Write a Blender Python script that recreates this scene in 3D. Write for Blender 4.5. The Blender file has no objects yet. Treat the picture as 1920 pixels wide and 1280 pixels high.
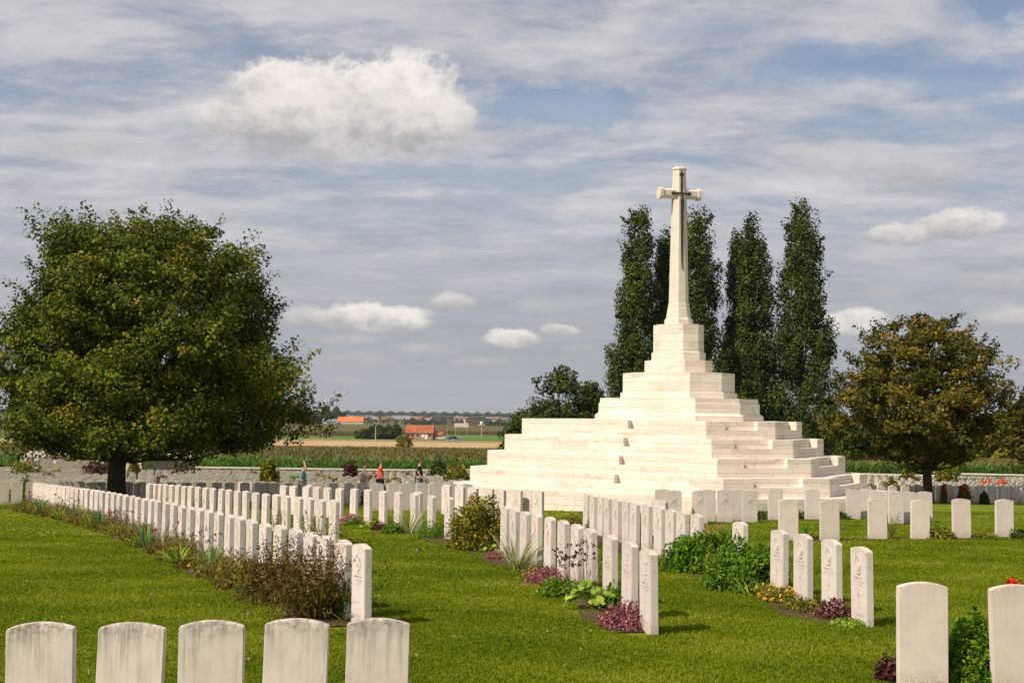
import bpy, bmesh, math, random
import numpy as np
from mathutils import Vector, Matrix
rad = math.radians
scene = bpy.context.scene
COL = scene.collection
rng = np.random.default_rng(7)
random.seed(7)

# ------------------------------------------------------------------ camera
F = 2400.0; YH = 770.8; ROLL = 0.012; EYE = 2.10
TH = math.atan((YH - 640) / F)
cam = bpy.data.cameras.new('camera'); camo = bpy.data.objects.new('camera', cam); COL.objects.link(camo)
cam.sensor_width = 36; cam.lens = F / 1920 * 36; cam.clip_start = .1; cam.clip_end = 40000
camo.matrix_world = Matrix.Translation((0, 0, EYE)) @ Matrix.Rotation(math.pi / 2 + TH, 4, 'X') @ Matrix.Rotation(ROLL, 4, 'Z')
scene.camera = camo

def ray(px, py):
    dx, dy = px - 960, py - 640
    c, s = math.cos(ROLL), math.sin(ROLL)
    sx = dx * c + dy * s; sy = -dx * s + dy * c
    up = -sy / F
    return np.array([sx / F, math.cos(TH) - up * math.sin(TH), math.sin(TH) + up * math.cos(TH)])

# ------------------------------------------------------------------ terrain
GT = [(-60, 1.9), (0, 2.02), (10, 2.10), (12.5, 2.13), (14, 2.18), (24.5, 2.44), (32, 2.70), (38, 2.88), (46, 3.36), (54, 3.72),
      (61, 4.12), (85, 5.0), (109, 5.8), (118, 6.75), (200, 8.0), (290, 8.8), (480, 11.8), (560, 12.7), (700, 13.2), (1000, 13.6),
      (1300, 15.0), (2500, 21.0), (5000, 26.0), (9000, 32.0), (14000, 45.0)]
GZ = np.array([g[0] for g in GT], float); GH = np.array([g[1] for g in GT], float)
def gz(x, y):
    h = np.interp(y, GZ, GH)
    s = np.clip((np.asarray(y) - 8) / 18, 0, 1) * np.clip((140 - np.asarray(y)) / 30, 0, 1)
    return EYE - (h + .022 * np.clip(-np.asarray(x), 0, 8) * s)
def hit(px, py, off=0.0):
    d = ray(px, py)
    def f(t): return EYE + d[2] * t - (float(gz(d[0] * t, d[1] * t)) + off)
    a = 2.0; b = a
    while f(b) > 0 and b < 12000: a = b; b *= 1.03
    for _ in range(40):
        m = (a + b) / 2
        if f(m) > 0: a = m
        else: b = m
    return np.array([d[0] * a, d[1] * a, float(gz(d[0] * a, d[1] * a))])
def at(px, py, y):          # the point of the ray at a distance y
    d = ray(px, py); t = y / d[1]
    return np.array([d[0] * t, y, EYE + d[2] * t])

# ------------------------------------------------------------------ materials
def newmat(name):
    m = bpy.data.materials.new(name); m.use_nodes = True
    nt = m.node_tree; nt.nodes.clear()
    out = nt.nodes.new('ShaderNodeOutputMaterial')
    return m, nt, out
class N:
    def __init__(s, nt): s.nt = nt
    def node(s, t, **k):
        n = s.nt.nodes.new(t)
        for a, v in k.items(): setattr(n, a, v)
        return n
    def link(s, a, b): s.nt.links.new(a, b)
    def val(s, inp, v):
        if isinstance(v, bpy.types.NodeSocket): s.link(v, inp)
        else:
            if hasattr(inp.default_value, '__len__') and not hasattr(v, '__len__'): v = [v] * len(inp.default_value)
            if hasattr(inp.default_value, '__len__') and len(inp.default_value) == 4 and len(v) == 3: v = (*v, 1)
            inp.default_value = v
    def math(s, op, a, b=0.0, c=None, clamp=False):
        n = s.node('ShaderNodeMath', operation=op, use_clamp=clamp)
        s.val(n.inputs[0], a); s.val(n.inputs[1], b)
        if c is not None: s.val(n.inputs[2], c)
        return n.outputs[0]
    def mix(s, f, a, b, blend='MIX'):
        n = s.node('ShaderNodeMix', data_type='RGBA', blend_type=blend)
        s.val(n.inputs['Factor'], f); s.val(n.inputs[6], a); s.val(n.inputs[7], b)
        return n.outputs[2]
    def noise(s, vec, scale, detail=4, rough=.6, dim='3D', dist=0):
        n = s.node('ShaderNodeTexNoise', noise_dimensions=dim)
        if vec is not None: s.link(vec, n.inputs['Vector'])
        n.inputs['Scale'].default_value = scale; n.inputs['Detail'].default_value = detail
        n.inputs['Roughness'].default_value = rough; n.inputs['Distortion'].default_value = dist
        return n.outputs[0]
    def maprange(s, v, a, b, c=0, d=1, smooth=False):
        n = s.node('ShaderNodeMapRange', interpolation_type='SMOOTHSTEP' if smooth else 'LINEAR')
        s.val(n.inputs[0], v)
        for i, q in enumerate((a, b, c, d)): n.inputs[i + 1].default_value = q
        return n.outputs[0]
    def mapping(s, vec, scale=(1, 1, 1), loc=(0, 0, 0)):
        n = s.node('ShaderNodeMapping'); s.link(vec, n.inputs[0])
        s.val(n.inputs['Location'], loc); n.inputs['Scale'].default_value = scale
        return n.outputs[0]
    def ramp(s, f, stops):
        n = s.node('ShaderNodeValToRGB'); s.link(f, n.inputs[0])
        e = n.color_ramp.elements
        while len(e) < len(stops): e.new(.5)
        for q, (p, c) in zip(e, stops): q.position = p; q.color = (*c, 1)
        return n.outputs[0]
    def bump(s, h, strength, dist):
        n = s.node('ShaderNodeBump'); s.link(h, n.inputs['Height'])
        n.inputs['Strength'].default_value = strength; n.inputs['Distance'].default_value = dist
        return n.outputs[0]
    def bsdf(s, col, rough=.8, spec=.3, normal=None, metal=0):
        n = s.node('ShaderNodeBsdfPrincipled')
        s.val(n.inputs['Base Color'], col); s.val(n.inputs['Roughness'], rough)
        n.inputs['Specular IOR Level'].default_value = spec; n.inputs['Metallic'].default_value = metal
        if normal is not None: s.link(normal, n.inputs['Normal'])
        return n.outputs[0]

def simple(name, col, rough=.8, var=.25, scale=8, spec=.3, metal=0, bump=0):
    m, nt, out = newmat(name); q = N(nt)
    tc = q.node('ShaderNodeTexCoord').outputs['Object']
    n = q.noise(tc, scale, 5)
    c = q.mix(q.maprange(n, .3, .7), tuple(v * (1 - var) for v in col), tuple(min(1, v * (1 + var)) for v in col))
    nor = q.bump(n, .5, bump) if bump else None
    q.link(q.bsdf(c, rough, spec, nor, metal), out.inputs[0])
    return m

def leafmat(name, stops, trans=.25, rough=.55):
    m, nt, out = newmat(name); q = N(nt)
    a = q.node('ShaderNodeAttribute', attribute_name='tint')
    c = q.ramp(a.outputs['Fac'], stops)
    b = q.bsdf(c, rough, .08)
    t = q.node('ShaderNodeBsdfTranslucent'); q.link(q.mix(.5, c, q.mix(1, c, (1.0, 1.25, .5), 'MULTIPLY')), t.inputs[0])
    ms = q.node('ShaderNodeMixShader'); ms.inputs[0].default_value = trans
    q.link(b, ms.inputs[1]); q.link(t.outputs[0], ms.inputs[2]); q.link(ms.outputs[0], out.inputs[0])
    return m

M = {}
def stone_mat(name, base, dark, streak=0.0, moss=0.0, grime=.25):
    m, nt, out = newmat(name); q = N(nt)
    tc = q.node('ShaderNodeTexCoord').outputs['Object']
    oi = q.node('ShaderNodeObjectInfo')
    off = q.math('MULTIPLY', oi.outputs['Random'], 57.0)
    cx = q.node('ShaderNodeCombineXYZ'); q.link(off, cx.inputs[0]); q.link(off, cx.inputs[1])
    v = q.mapping(tc, (1, 1, 1), cx.outputs[0])
    n1 = q.noise(v, 6, 6, .65)
    n2 = q.noise(v, 90, 4, .6)
    c = q.mix(q.maprange(n1, .35, .7), base, tuple(b * (1 - .12) for b in base))
    c = q.mix(q.math('MULTIPLY', q.maprange(n2, .55, .8), grime), c, dark)
    # per-stone tone
    tone = q.maprange(oi.outputs['Random'], 0, 1, .9, 1.0)
    tn = q.node('ShaderNodeCombineColor')
    for i in range(3): q.link(tone, tn.inputs[i])
    c = q.mix(1, c, tn.outputs[0], 'MULTIPLY')
    sep = q.node('ShaderNodeSeparateXYZ'); q.link(tc, sep.inputs[0])
    if streak:
        vs = q.mapping(v, (16, 3, 1.1))
        sn = q.noise(vs, 1.6, 6, .7)
        top = q.maprange(sep.outputs[2], .30, .84, 0, 1)
        wide = q.noise(q.mapping(v, (1, 1, .4)), 4.5, 2)
        k = q.math('MULTIPLY', q.maprange(sn, .43, .62), q.math('MULTIPLY', top, q.maprange(wide, .36, .56)))
        c = q.mix(q.math('MULTIPLY', k, streak), c, (.13, .12, .095))
        vn = q.noise(v, 30, 6, .7)
        k2 = q.math('MULTIPLY', q.maprange(vn, .45, .6), q.maprange(sep.outputs[2], .69, .82, 0, 1))
        c = q.mix(q.math('MULTIPLY', k2, min(1, streak)), c, (.10, .095, .075))
    if moss:
        mn = q.noise(v, 7, 5, .6)
        k = q.math('MULTIPLY', q.maprange(mn, .5, .7), q.math('ADD', q.maprange(sep.outputs[2], .62, .82, 0, 1), q.maprange(sep.outputs[2], .22, .0, 0, 1.6)))
        c = q.mix(q.math('MULTIPLY', k, moss, clamp=True), c, (.40, .31, .14))
        c = q.mix(q.math('MULTIPLY', q.maprange(n2, .5, .62), q.maprange(sep.outputs[2], .16, .02, 0, .8)), c, (.14, .09, .05))
    bh = q.math('ADD', q.math('MULTIPLY', n1, .6), q.math('MULTIPLY', n2, .4))
    q.link(q.bsdf(c, .85, .25, q.bump(bh, .35, .004)), out.inputs[0])
    return m
STONE = (.71, .625, .56)
M['stone'] = stone_mat('white_headstone_stone', STONE, (.42, .34, .27), 0.22, .35)
M['stone_old'] = stone_mat('weathered_headstone_stone', (.80, .70, .61), (.33, .28, .20), .72, .3, .35)
M['stone_new'] = stone_mat('clean_headstone_stone', (.74, .64, .545), (.42, .34, .27), .15, .35)
M['carve'] = simple('groove_shade_and_dirt', (.50, .425, .37), .9, .15, 30)
M['badge'] = simple('carved_badge_stone', (.62, .54, .48), .9, .08, 30)

def monument_mat():
    m, nt, out = newmat('portland_monument_stone'); q = N(nt)
    uv = q.node('ShaderNodeTexCoord').outputs['UV']; ob = q.node('ShaderNodeTexCoord').outputs['Object']
    bk = q.node('ShaderNodeTexBrick'); q.link(uv, bk.inputs['Vector'])
    bk.offset = .5; bk.inputs['Scale'].default_value = 1.0
    bk.inputs['Brick Width'].default_value = 1.15; bk.inputs['Row Height'].default_value = .26
    bk.inputs['Mortar Size'].default_value = .007; bk.inputs['Mortar Smooth'].default_value = .3; bk.inputs['Bias'].default_value = -.2
    bk.inputs['Color1'].default_value = (.78, .71, .62, 1); bk.inputs['Color2'].default_value = (.63, .55, .46, 1)
    bk.inputs['Mortar'].default_value = (.40, .33, .26, 1)
    n1 = q.noise(ob, 1.3, 7, .65); n2 = q.noise(q.mapping(ob, (1, 1, 3.5)), 1.0, 6, .72, dist=1.8); n3 = q.noise(ob, 60, 3)
    c = q.mix(q.maprange(n1, .4, .68, 0, .4), bk.outputs['Color'], (.64, .52, .38))
    c = q.mix(q.maprange(n2, .56, .66, 0, .6), c, (.44, .31, .185))
    c = q.mix(q.maprange(n3, .45, .75, 0, .22), c, (.55, .47, .37))
    q.link(q.bsdf(c, .85, .25, q.bump(q.math('ADD', q.math('MULTIPLY', n3, .5), bk.outputs['Fac']), -.25, .006)), out.inputs[0])
    return m
M['mon'] = monument_mat()
M['monplain'] = stone_mat('cross_shaft_stone', (.72, .645, .545), (.50, .41, .31), 0, 0, .4)
M['bronze'] = simple('dark_bronze', (.045, .032, .026), .5, .3, 10, .4, .4)
M['bark'] = simple('tree_bark', (.055, .042, .032), .95, .45, 14, .1, 0, .03)
M['stem'] = simple('plant_stem', (.10, .065, .035), .9, .4, 30)
M['soil'] = simple('garden_soil', (.085, .052, .034), .95, .5, 25, .1, 0, .03)
M['maple'] = leafmat('maple_leaf', [(0, (.024, .042, .003)), (.45, (.085, .108, .008)), (.8, (.19, .20, .014)), (1, (.27, .17, .025))], .13)
M['autumn'] = leafmat('autumn_maple_leaf', [(0, (.026, .036, .005)), (.45, (.082, .082, .010)), (.75, (.17, .12, .018)), (1, (.34, .18, .03))], .13)
M['poplar'] = leafmat('poplar_leaf', [(0, (.016, .034, .005)), (.6, (.062, .082, .012)), (1, (.15, .165, .028))], .08)
M['dark'] = leafmat('dark_tree_leaf', [(0, (.018, .034, .005)), (.6, (.060, .085, .012)), (1, (.13, .15, .025))], .12)
M['green'] = leafmat('green_leaf', [(0, (.045, .105, .006)), (.6, (.11, .225, .012)), (1, (.22, .36, .03))], .3)
M['yellow'] = leafmat('yellow_green_leaf', [(0, (.05, .07, .012)), (.6, (.17, .17, .02)), (1, (.45, .33, .02))])
M['lime'] = leafmat('lime_leaf', [(0, (.09, .17, .02)), (.6, (.24, .34, .035)), (1, (.48, .50, .07))])
M['iris'] = leafmat('iris_leaf', [(0, (0.072, 0.144, 0.060)), (.6, (0.156, 0.264, 0.120)), (1, (0.396, 0.456, 0.108))])
M['varieg'] = leafmat('variegated_leaf', [(0, (.14, .20, .09)), (.5, (.36, .38, .17)), (1, (.70, .64, .34))])
M['brown'] = leafmat('dry_brown_leaf', [(0, (.045, .028, .008)), (.4, (.15, .085, .020)), (.7, (.22, .15, .03)), (1, (.20, .24, .035))], .15)
M['olive'] = leafmat('olive_mound_leaf', [(0, (.055, .075, .008)), (.5, (.17, .17, .02)), (1, (.36, .28, .05))])
M['plum'] = leafmat('plum_leaf', [(0, (.035, .012, .012)), (.6, (.09, .030, .026)), (1, (.16, .06, .04))], .1)
M['sedum'] = leafmat('sedum_flower', [(0, (0.130, 0.039, 0.046)), (.6, (0.286, 0.091, 0.111)), (1, (0.468, 0.195, 0.208))], .1)
M['red'] = leafmat('red_petal', [(0, (.5, .02, .01)), (1, (.8, .06, .02))], .2)
M['orange'] = leafmat('orange_petal', [(0, (.8, .14, .02)), (1, (.9, .25, .04))], .2)
M['gold'] = leafmat('yellow_petal', [(0, (.7, .36, .02)), (1, (.85, .55, .05))], .2)
M['violet'] = leafmat('violet_petal', [(0, (.22, .10, .35)), (1, (.45, .25, .60))], .2)
M['pink'] = leafmat('pink_petal', [(0, (.40, .10, .14)), (1, (.65, .30, .30))], .2)
M['whitef'] = leafmat('white_petal', [(0, (.55, .55, .40)), (1, (.8, .8, .7))], .2)
M['grass'] = leafmat('mown_grass_blade', [(0, (.110, .155, .006)), (.5, (.190, .235, .010)), (1, (.34, .34, .035))], .45, .8)
M['corn'] = leafmat('corn_leaf', [(0, (0.048, 0.104, 0.019)), (.6, (0.120, 0.216, 0.035)), (1, (0.256, 0.320, 0.080))], .2)
M['tassel'] = leafmat('corn_tassel', [(0, (0.081, 0.081, 0.020)), (.6, (0.169, 0.121, 0.038)), (1, (0.270, 0.196, 0.068))], .1)
M['farwood'] = leafmat('far_wood_leaf', [(0, (.016, .028, .014)), (1, (.05, .07, .03))], .05)

# ------------------------------------------------------------------ mesh helpers
def tag(o, label=None, cat=None, group=None, kind=None):
    if label: o['label'] = label
    if cat: o['category'] = cat
    if group: o['group'] = group
    if kind: o['kind'] = kind
    return o
class Geo:                      # quads collected as arrays
    def __init__(s): s.V = []; s.T = []
    def quads(s, V, t=None):
        V = np.asarray(V, float).reshape(-1, 4, 3)
        if t is None: t = rng.random(len(V))
        s.V.append(V); s.T.append(np.broadcast_to(np.asarray(t, float), (len(V),)))
    def build(s, name, mat, parent=None, loc=None):
        V = np.concatenate(s.V); T = np.concatenate(s.T)
        if loc is not None: V = V - np.asarray(loc, float)
        n = len(V); me = bpy.data.meshes.new(name)
        me.vertices.add(n * 4); me.loops.add(n * 4); me.polygons.add(n)
        me.vertices.foreach_set('co', V.reshape(-1).astype(np.float32))
        me.loops.foreach_set('vertex_index', np.arange(n * 4, dtype=np.int32))
        me.polygons.foreach_set('loop_start', np.arange(0, n * 4, 4, dtype=np.int32))
        me.update(calc_edges=True)
        a = me.attributes.new('tint', 'FLOAT', 'FACE'); a.data.foreach_set('value', T.astype(np.float32))
        me.materials.append(mat)
        o = bpy.data.objects.new(name, me); COL.objects.link(o)
        if loc is not None and parent is None: o.location = loc
        if parent is not None: o.parent = parent
        return o
def unit(v): return v / np.maximum(np.linalg.norm(v, axis=-1, keepdims=True), 1e-9)
def leaves(G, c, size, aspect=.6, up=.5, out=None, tint=None, fold=0):
    n = len(c); size = np.broadcast_to(size, (n,))
    nr = unit(rng.normal(size=(n, 3)) + np.array([0, 0, up]) + (0 if out is None else out))
    a = unit(np.cross(nr, rng.normal(size=(n, 3)))); b = np.cross(nr, a)
    s = (size / 2)[:, None]; w = s * aspect
    G.quads(np.stack([c - a * s, c + b * w, c + a * s, c - b * w], 1), tint)
def blades(G, base, az, lean, L, w, bend, tint=None, seg=3):
    n = len(base); L = np.broadcast_to(L, (n,)); w = np.broadcast_to(w, (n,)); lean = np.broadcast_to(lean, (n,)); bend = np.broadcast_to(bend, (n,))
    d = np.stack([np.cos(az), np.sin(az), np.zeros(n)], 1)
    tw = az + np.pi / 2 + rng.normal(size=n) * .7
    sd = np.stack([np.cos(tw), np.sin(tw), np.zeros(n)], 1)
    pts = []
    for i in range(seg + 1):
        s = i / seg
        h = np.sin(lean) * L * s + bend * L * s * s; v = np.cos(lean) * L * s - np.abs(bend) * L * s ** 2.4 * .9
        pts.append((base + d * h[:, None] + np.array([0, 0, 1]) * v[:, None], (w * (1 - s ** 2 * .93) / 2)[:, None]))
    if tint is None: tint = rng.random(n)
    tint = np.broadcast_to(tint, (n,))
    for (p, a), (q2, b) in zip(pts[:-1], pts[1:]):
        G.quads(np.stack([p - sd * a, p + sd * a, q2 + sd * b, q2 - sd * b], 1), tint)
def tube(G, pts, radii, n=8, tint=.5, cap=True):
    pts = np.asarray(pts, float); rings = []
    for i, p in enumerate(pts):
        t = unit(pts[min(i + 1, len(pts) - 1)] - pts[max(i - 1, 0)])
        ref = np.array([1, 0, 0]) if abs(t[2]) > .8 else np.array([0, 0, 1])
        a = unit(np.cross(t, ref)); b = np.cross(t, a)
        an = np.arange(n) * 2 * np.pi / n
        rings.append(p + (np.cos(an)[:, None] * a + np.sin(an)[:, None] * b) * radii[i])
    for r0, r1 in zip(rings[:-1], rings[1:]):
        G.quads(np.stack([r0, np.roll(r0, -1, 0), np.roll(r1, -1, 0), r1], 1), tint)
    if cap:
        r = rings[-1]; G.quads([[r[0], r[k], r[k + 1], r[k + 1]] for k in range(1, n - 1)] if False else [[r[0], r[k], r[min(k + 1, n - 1)], r[min(k + 2, n - 1)]] for k in range(1, n - 2, 2)], tint)
def boxg(G, c, s, rz=0, tint=.5):
    c = np.asarray(c, float); hx, hy, hz = np.asarray(s, float) / 2
    P = np.array([[x, y, z] for x in (-hx, hx) for y in (-hy, hy) for z in (-hz, hz)])
    R = np.array([[math.cos(rz), -math.sin(rz), 0], [math.sin(rz), math.cos(rz), 0], [0, 0, 1]])
    P = P @ R.T + c
    G.quads([P[[0, 1, 3, 2]], P[[4, 6, 7, 5]], P[[0, 4, 5, 1]], P[[2, 3, 7, 6]], P[[1, 5, 7, 3]], P[[0, 2, 6, 4]]], tint)
def pmesh(name, verts, faces, mat, parent=None, uv=None, smooth=False):
    me = bpy.data.meshes.new(name); me.from_pydata([tuple(map(float, v)) for v in verts], [], faces)
    if uv is not None:
        l = me.uv_layers.new(name='UVMap')
        for i, u in enumerate(uv): l.data[i].uv = u
    me.materials.append(mat); me.update()
    if smooth: me.shade_smooth()
    o = bpy.data.objects.new(name, me); COL.objects.link(o)
    if parent is not None: o.parent = parent
    return o
def empty(name, loc, rz=0):
    o = bpy.data.objects.new(name, None); COL.objects.link(o); o.location = tuple(map(float, loc)); o.rotation_euler = (0, 0, rz); o.empty_display_size = .2
    return o
ONES = 'zeroth first second third fourth fifth sixth seventh eighth ninth tenth eleventh twelfth thirteenth fourteenth fifteenth sixteenth seventeenth eighteenth nineteenth'.split()
TENS = {2: 'twenty', 3: 'thirty', 4: 'forty', 5: 'fifty', 6: 'sixty', 7: 'seventy'}
TTH = {2: 'twentieth', 3: 'thirtieth', 4: 'fortieth', 5: 'fiftieth', 6: 'sixtieth', 7: 'seventieth'}
def ordn(n):
    if n < 20: return ONES[n]
    return TTH[n // 10] if n % 10 == 0 else TENS[n // 10] + '-' + ONES[n % 10]

# ------------------------------------------------------------------ ground and fields
def ground_mat():
    m, nt, out = newmat('ground_cover'); q = N(nt)
    ge = q.node('ShaderNodeNewGeometry'); pos = ge.outputs['Position']
    sep = q.node('ShaderNodeSeparateXYZ'); q.link(pos, sep.inputs[0])
    n1 = q.noise(pos, .55, 5, .6); n2 = q.noise(pos, 18, 4, .7); n3 = q.noise(q.mapping(pos, (.5, 2.2, 1)), .5, 3); n4 = q.noise(pos, 120, 3, .7)
    g = q.ramp(q.math('ADD', q.math('MULTIPLY', n1, .5), q.math('MULTIPLY', n3, .5)), [(.3, (.095, .138, .006)), (.5, (.155, .188, .009)), (.68, (.255, .265, .026))])
    g = q.mix(q.maprange(n2, .35, .75, 0, .5), g, (.085, .115, .005))
    g = q.mix(q.maprange(n4, .5, .8, 0, .5), g, (.17, .21, .025))
    f1 = q.noise(q.mapping(pos, (.004, .012, 1)), 1, 4); 
    fld = q.ramp(f1, [(.35, (.060, .095, .022)), (.48, (.115, .125, .035)), (.56, (.075, .11, .03)), (.7, (.22, .17, .08))])
    c = q.mix(q.maprange(sep.outputs[1], 117.5, 118.5), g, fld)
    q.link(q.bsdf(c, .95, .1, q.bump(q.math('ADD', n2, n4), .6, .02)), out.inputs[0])
    return m
ys = sorted(set(list(np.arange(-60, 0, 5.)) + list(np.arange(0, 64, .5)) + [8, 26] + list(np.arange(64, 140, 2.)) + list(GZ) + list(np.geomspace(140, 14000, 60))))
xs = sorted(set(list(np.arange(-30, 30.1, 1.)) + [-8, 0] + list(np.arange(-100, -30, 5.)) + list(np.arange(35, 101, 5.)) + [s * v for v in np.geomspace(110, 9000, 20) for s in (-1, 1)]))
X, Y = np.meshgrid(xs, ys); Z = gz(X, Y)
nx, ny = len(xs), len(ys)
fc = [(j * nx + i, j * nx + i + 1, (j + 1) * nx + i + 1, (j + 1) * nx + i) for j in range(ny - 1) for i in range(nx - 1)]
M['ground'] = ground_mat()
tag(pmesh('ground', np.stack([X, Y, Z], -1).reshape(-1, 3), fc, M['ground']), kind='structure')

def sheet(name, x0, x1, y0, y1, mat, off=.02, nxs=6, kind='structure', label=None, xf=None):
    yy = sorted(set(list(np.linspace(y0, y1, 8)) + [v for v in GZ if y0 < v < y1]))
    V = []; Fc = []
    for y in yy:
        a, b = (x0, x1) if xf is None else xf(y)
        for i in range(nxs + 1):
            x = a + (b - a) * i / nxs; V.append((x, y, float(gz(x, y)) + off))
    n = nxs + 1
    for j in range(len(yy) - 1):
        for i in range(nxs): Fc.append((j * n + i, j * n + i + 1, (j + 1) * n + i + 1, (j + 1) * n + i))
    o = pmesh(name, V, Fc, mat); tag(o, label, kind=kind); return o
def field_mat(name, a, b, sx, sy):
    m, nt, out = newmat(name); q = N(nt)
    pos = q.node('ShaderNodeNewGeometry').outputs['Position']
    n1 = q.noise(q.mapping(pos, (sx, sy, 1)), 1, 5, .65)
    q.link(q.bsdf(q.mix(q.maprange(n1, .35, .65), a, b), .95, .1), out.inputs[0]); return m
M['stubble'] = field_mat('stubble', (.40, .27, .13), (.47, .33, .17), .02, .08)
M['drygrass'] = field_mat('dry_grass', (.22, .17, .06), (.34, .25, .09), .05, .1)
M['meadow'] = field_mat('meadow_grass', (.07, .14, .025), (.10, .19, .03), .02, .05)
M['asphalt'] = field_mat('asphalt', (.16, .155, .15), (.20, .195, .19), .1, .1)
sheet('stubble_field', -160, 8, 272, 474, M['stubble'], .05)
sheet('dry_grass_strip', -170, 10, 480, 530, M['drygrass'], .06)
sheet('meadow', -180, -62, 532, 600, M['meadow'], .07)
sheet('meadow', -34, 20, 540, 850, M['meadow'], .07)
sheet('stubble_field', -70, 40, 1010, 1060, M['stubble'], .08)
sheet('dry_field', -22, 14, 196, 262, M['drygrass'], .05)
# country road that bends past the farmhouse
V = []; Fc = []
pth = [(-22, 500), (-25, 545), (-28, 575), (-26, 620), (-16, 680), (4, 740), (40, 800)]
for i, (x, y) in enumerate(pth):
    V += [(x - 2.6, y, float(gz(x, y)) + .11), (x + 2.6, y, float(gz(x, y)) + .11)]
    if i: Fc.append((2 * i - 2, 2 * i - 1, 2 * i + 1, 2 * i))
tag(pmesh('road', V, Fc, M['asphalt']), kind='structure')

# ------------------------------------------------------------------ world and sun
w = bpy.data.worlds.new('World'); scene.world = w; w.use_nodes = True
nt = w.node_tree; nt.nodes.clear(); q = N(nt)
SUNAZ = math.atan2(-.80, -.60); SUNEL = rad(46)
sky = q.node('ShaderNodeTexSky', sky_type='NISHITA', sun_disc=False, sun_elevation=SUNEL, sun_rotation=SUNAZ % (2 * math.pi), altitude=60, air_density=1.0, dust_density=1.2, ozone_density=1.3)
skyc = q.mix(1, sky.outputs[0], (.095, .095, .095), 'MULTIPLY')
dirv = q.node('ShaderNodeTexCoord').outputs['Generated']
sp = q.node('ShaderNodeSeparateXYZ'); q.link(dirv, sp.inputs[0])
u = q.math('MULTIPLY', q.math('ARCTAN2', sp.outputs[0], sp.outputs[1]), 2400.0)
v = q.math('MULTIPLY', q.math('ARCSINE', sp.outputs[2]), 2400.0)
zz = q.math('ADD', q.math('MAXIMUM', sp.outputs[2], 0.0), .14)
cx = q.node('ShaderNodeCombineXYZ'); q.link(q.math('DIVIDE', sp.outputs[0], zz), cx.inputs[0]); q.link(q.math('DIVIDE', sp.outputs[1], zz), cx.inputs[1])
rot = q.node('ShaderNodeMapping'); q.link(cx.outputs[0], rot.inputs[0]); rot.inputs['Rotation'].default_value = (0, 0, .35); rot.inputs['Scale'].default_value = (.9, 1.45, 1); rot.inputs['Location'].default_value = (3.1, 1.3, 0)
n1 = q.noise(rot.outputs[0], 1.1, 10, .62, dist=.12)
n2 = q.noise(q.mapping(cx.outputs[0], (1.1, 1.7, 1), (7, 2, 0)), 2.4, 10, .66, dist=.15)
veil = q.maprange(q.math('ADD', q.math('MULTIPLY', n1, .5), q.math('MULTIPLY', n2, .5)), .38, .55, .42, 1, True)
cuv = q.node('ShaderNodeCombineXYZ'); q.link(u, cuv.inputs[0]); q.link(v, cuv.inputs[1])
cn = q.node('ShaderNodeTexNoise'); q.link(q.mapping(cuv.outputs[0], (.010, .013, 1)), cn.inputs[0]); cn.inputs['Detail'].default_value = 10; cn.inputs['Roughness'].default_value = .64; cn.inputs['Scale'].default_value = 1
cs = q.node('ShaderNodeSeparateColor'); q.link(cn.outputs['Color'], cs.inputs[0])
cn2 = q.noise(q.mapping(cuv.outputs[0], (.024, .030, 1)), 1, 9, .66)
cn3 = q.noise(q.mapping(cuv.outputs[0], (.005, .008, 1), (3, 3, 0)), 1, 5, .6)
def blob(px, py, hw, hh, wob=.55, wv=1.1, under=1.25):
    u0 = math.atan((px - 960) / 2400) * 2400; v0 = YH + ROLL * (px - 960) - py
    du = q.math('DIVIDE', q.math('ADD', q.math('SUBTRACT', u, u0), q.math('MULTIPLY', q.math('SUBTRACT', cs.outputs[0], .5), hw * wob)), hw)
    dv = q.math('DIVIDE', q.math('SUBTRACT', v, v0), hh)
    dvt = q.math('ADD', q.math('MAXIMUM', dv, 0.0), q.math('MULTIPLY', q.math('MINIMUM', dv, 0.0), under))
    dvt = q.math('ADD', dvt, q.math('MULTIPLY', q.math('SUBTRACT', cs.outputs[1], .5), wv))
    r = q.math('SQRT', q.math('ADD', q.math('MULTIPLY', du, du), q.math('MULTIPLY', dvt, dvt)))
    return du, dv, r
for (px, py, hw, hh, k) in ((1060, 205, 240, 58, .95), (1560, 150, 260, 55, .75), (1830, 190, 160, 45, .8), (1880, 60, 130, 70, .85), (10, 228, 70, 20, .8), (1330, 80, 200, 40, .4), (850, 330, 200, 18, .35)):
    du, dv, r = blob(px, py, hw, hh, 1.4, 2.0, 1)
    veil = q.math('MULTIPLY', veil, q.math('SUBTRACT', 1.0, q.math('MULTIPLY', q.maprange(r, 1.15, .2, 0, 1, True), k)))
low = q.maprange(v, 280, 700, 1, 0)
veil = q.math('MAXIMUM', veil, q.math('MULTIPLY', low, .95))
vcol = q.mix(q.maprange(n2, .36, .66), (.375, .39, .445), (.62, .605, .64))
vcol = q.mix(q.maprange(v, 40, 420, .9, 0, True), vcol, (.33, .355, .40))
streak_ = q.noise(q.mapping(cuv.outputs[0], (.0016, .012, 1), (1, 5, 0)), 1, 6, .6)
vcol = q.mix(q.maprange(streak_, .5, .68, 0, .35), vcol, (.53, .53, .555))
col = q.mix(veil, skyc, vcol)
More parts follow.
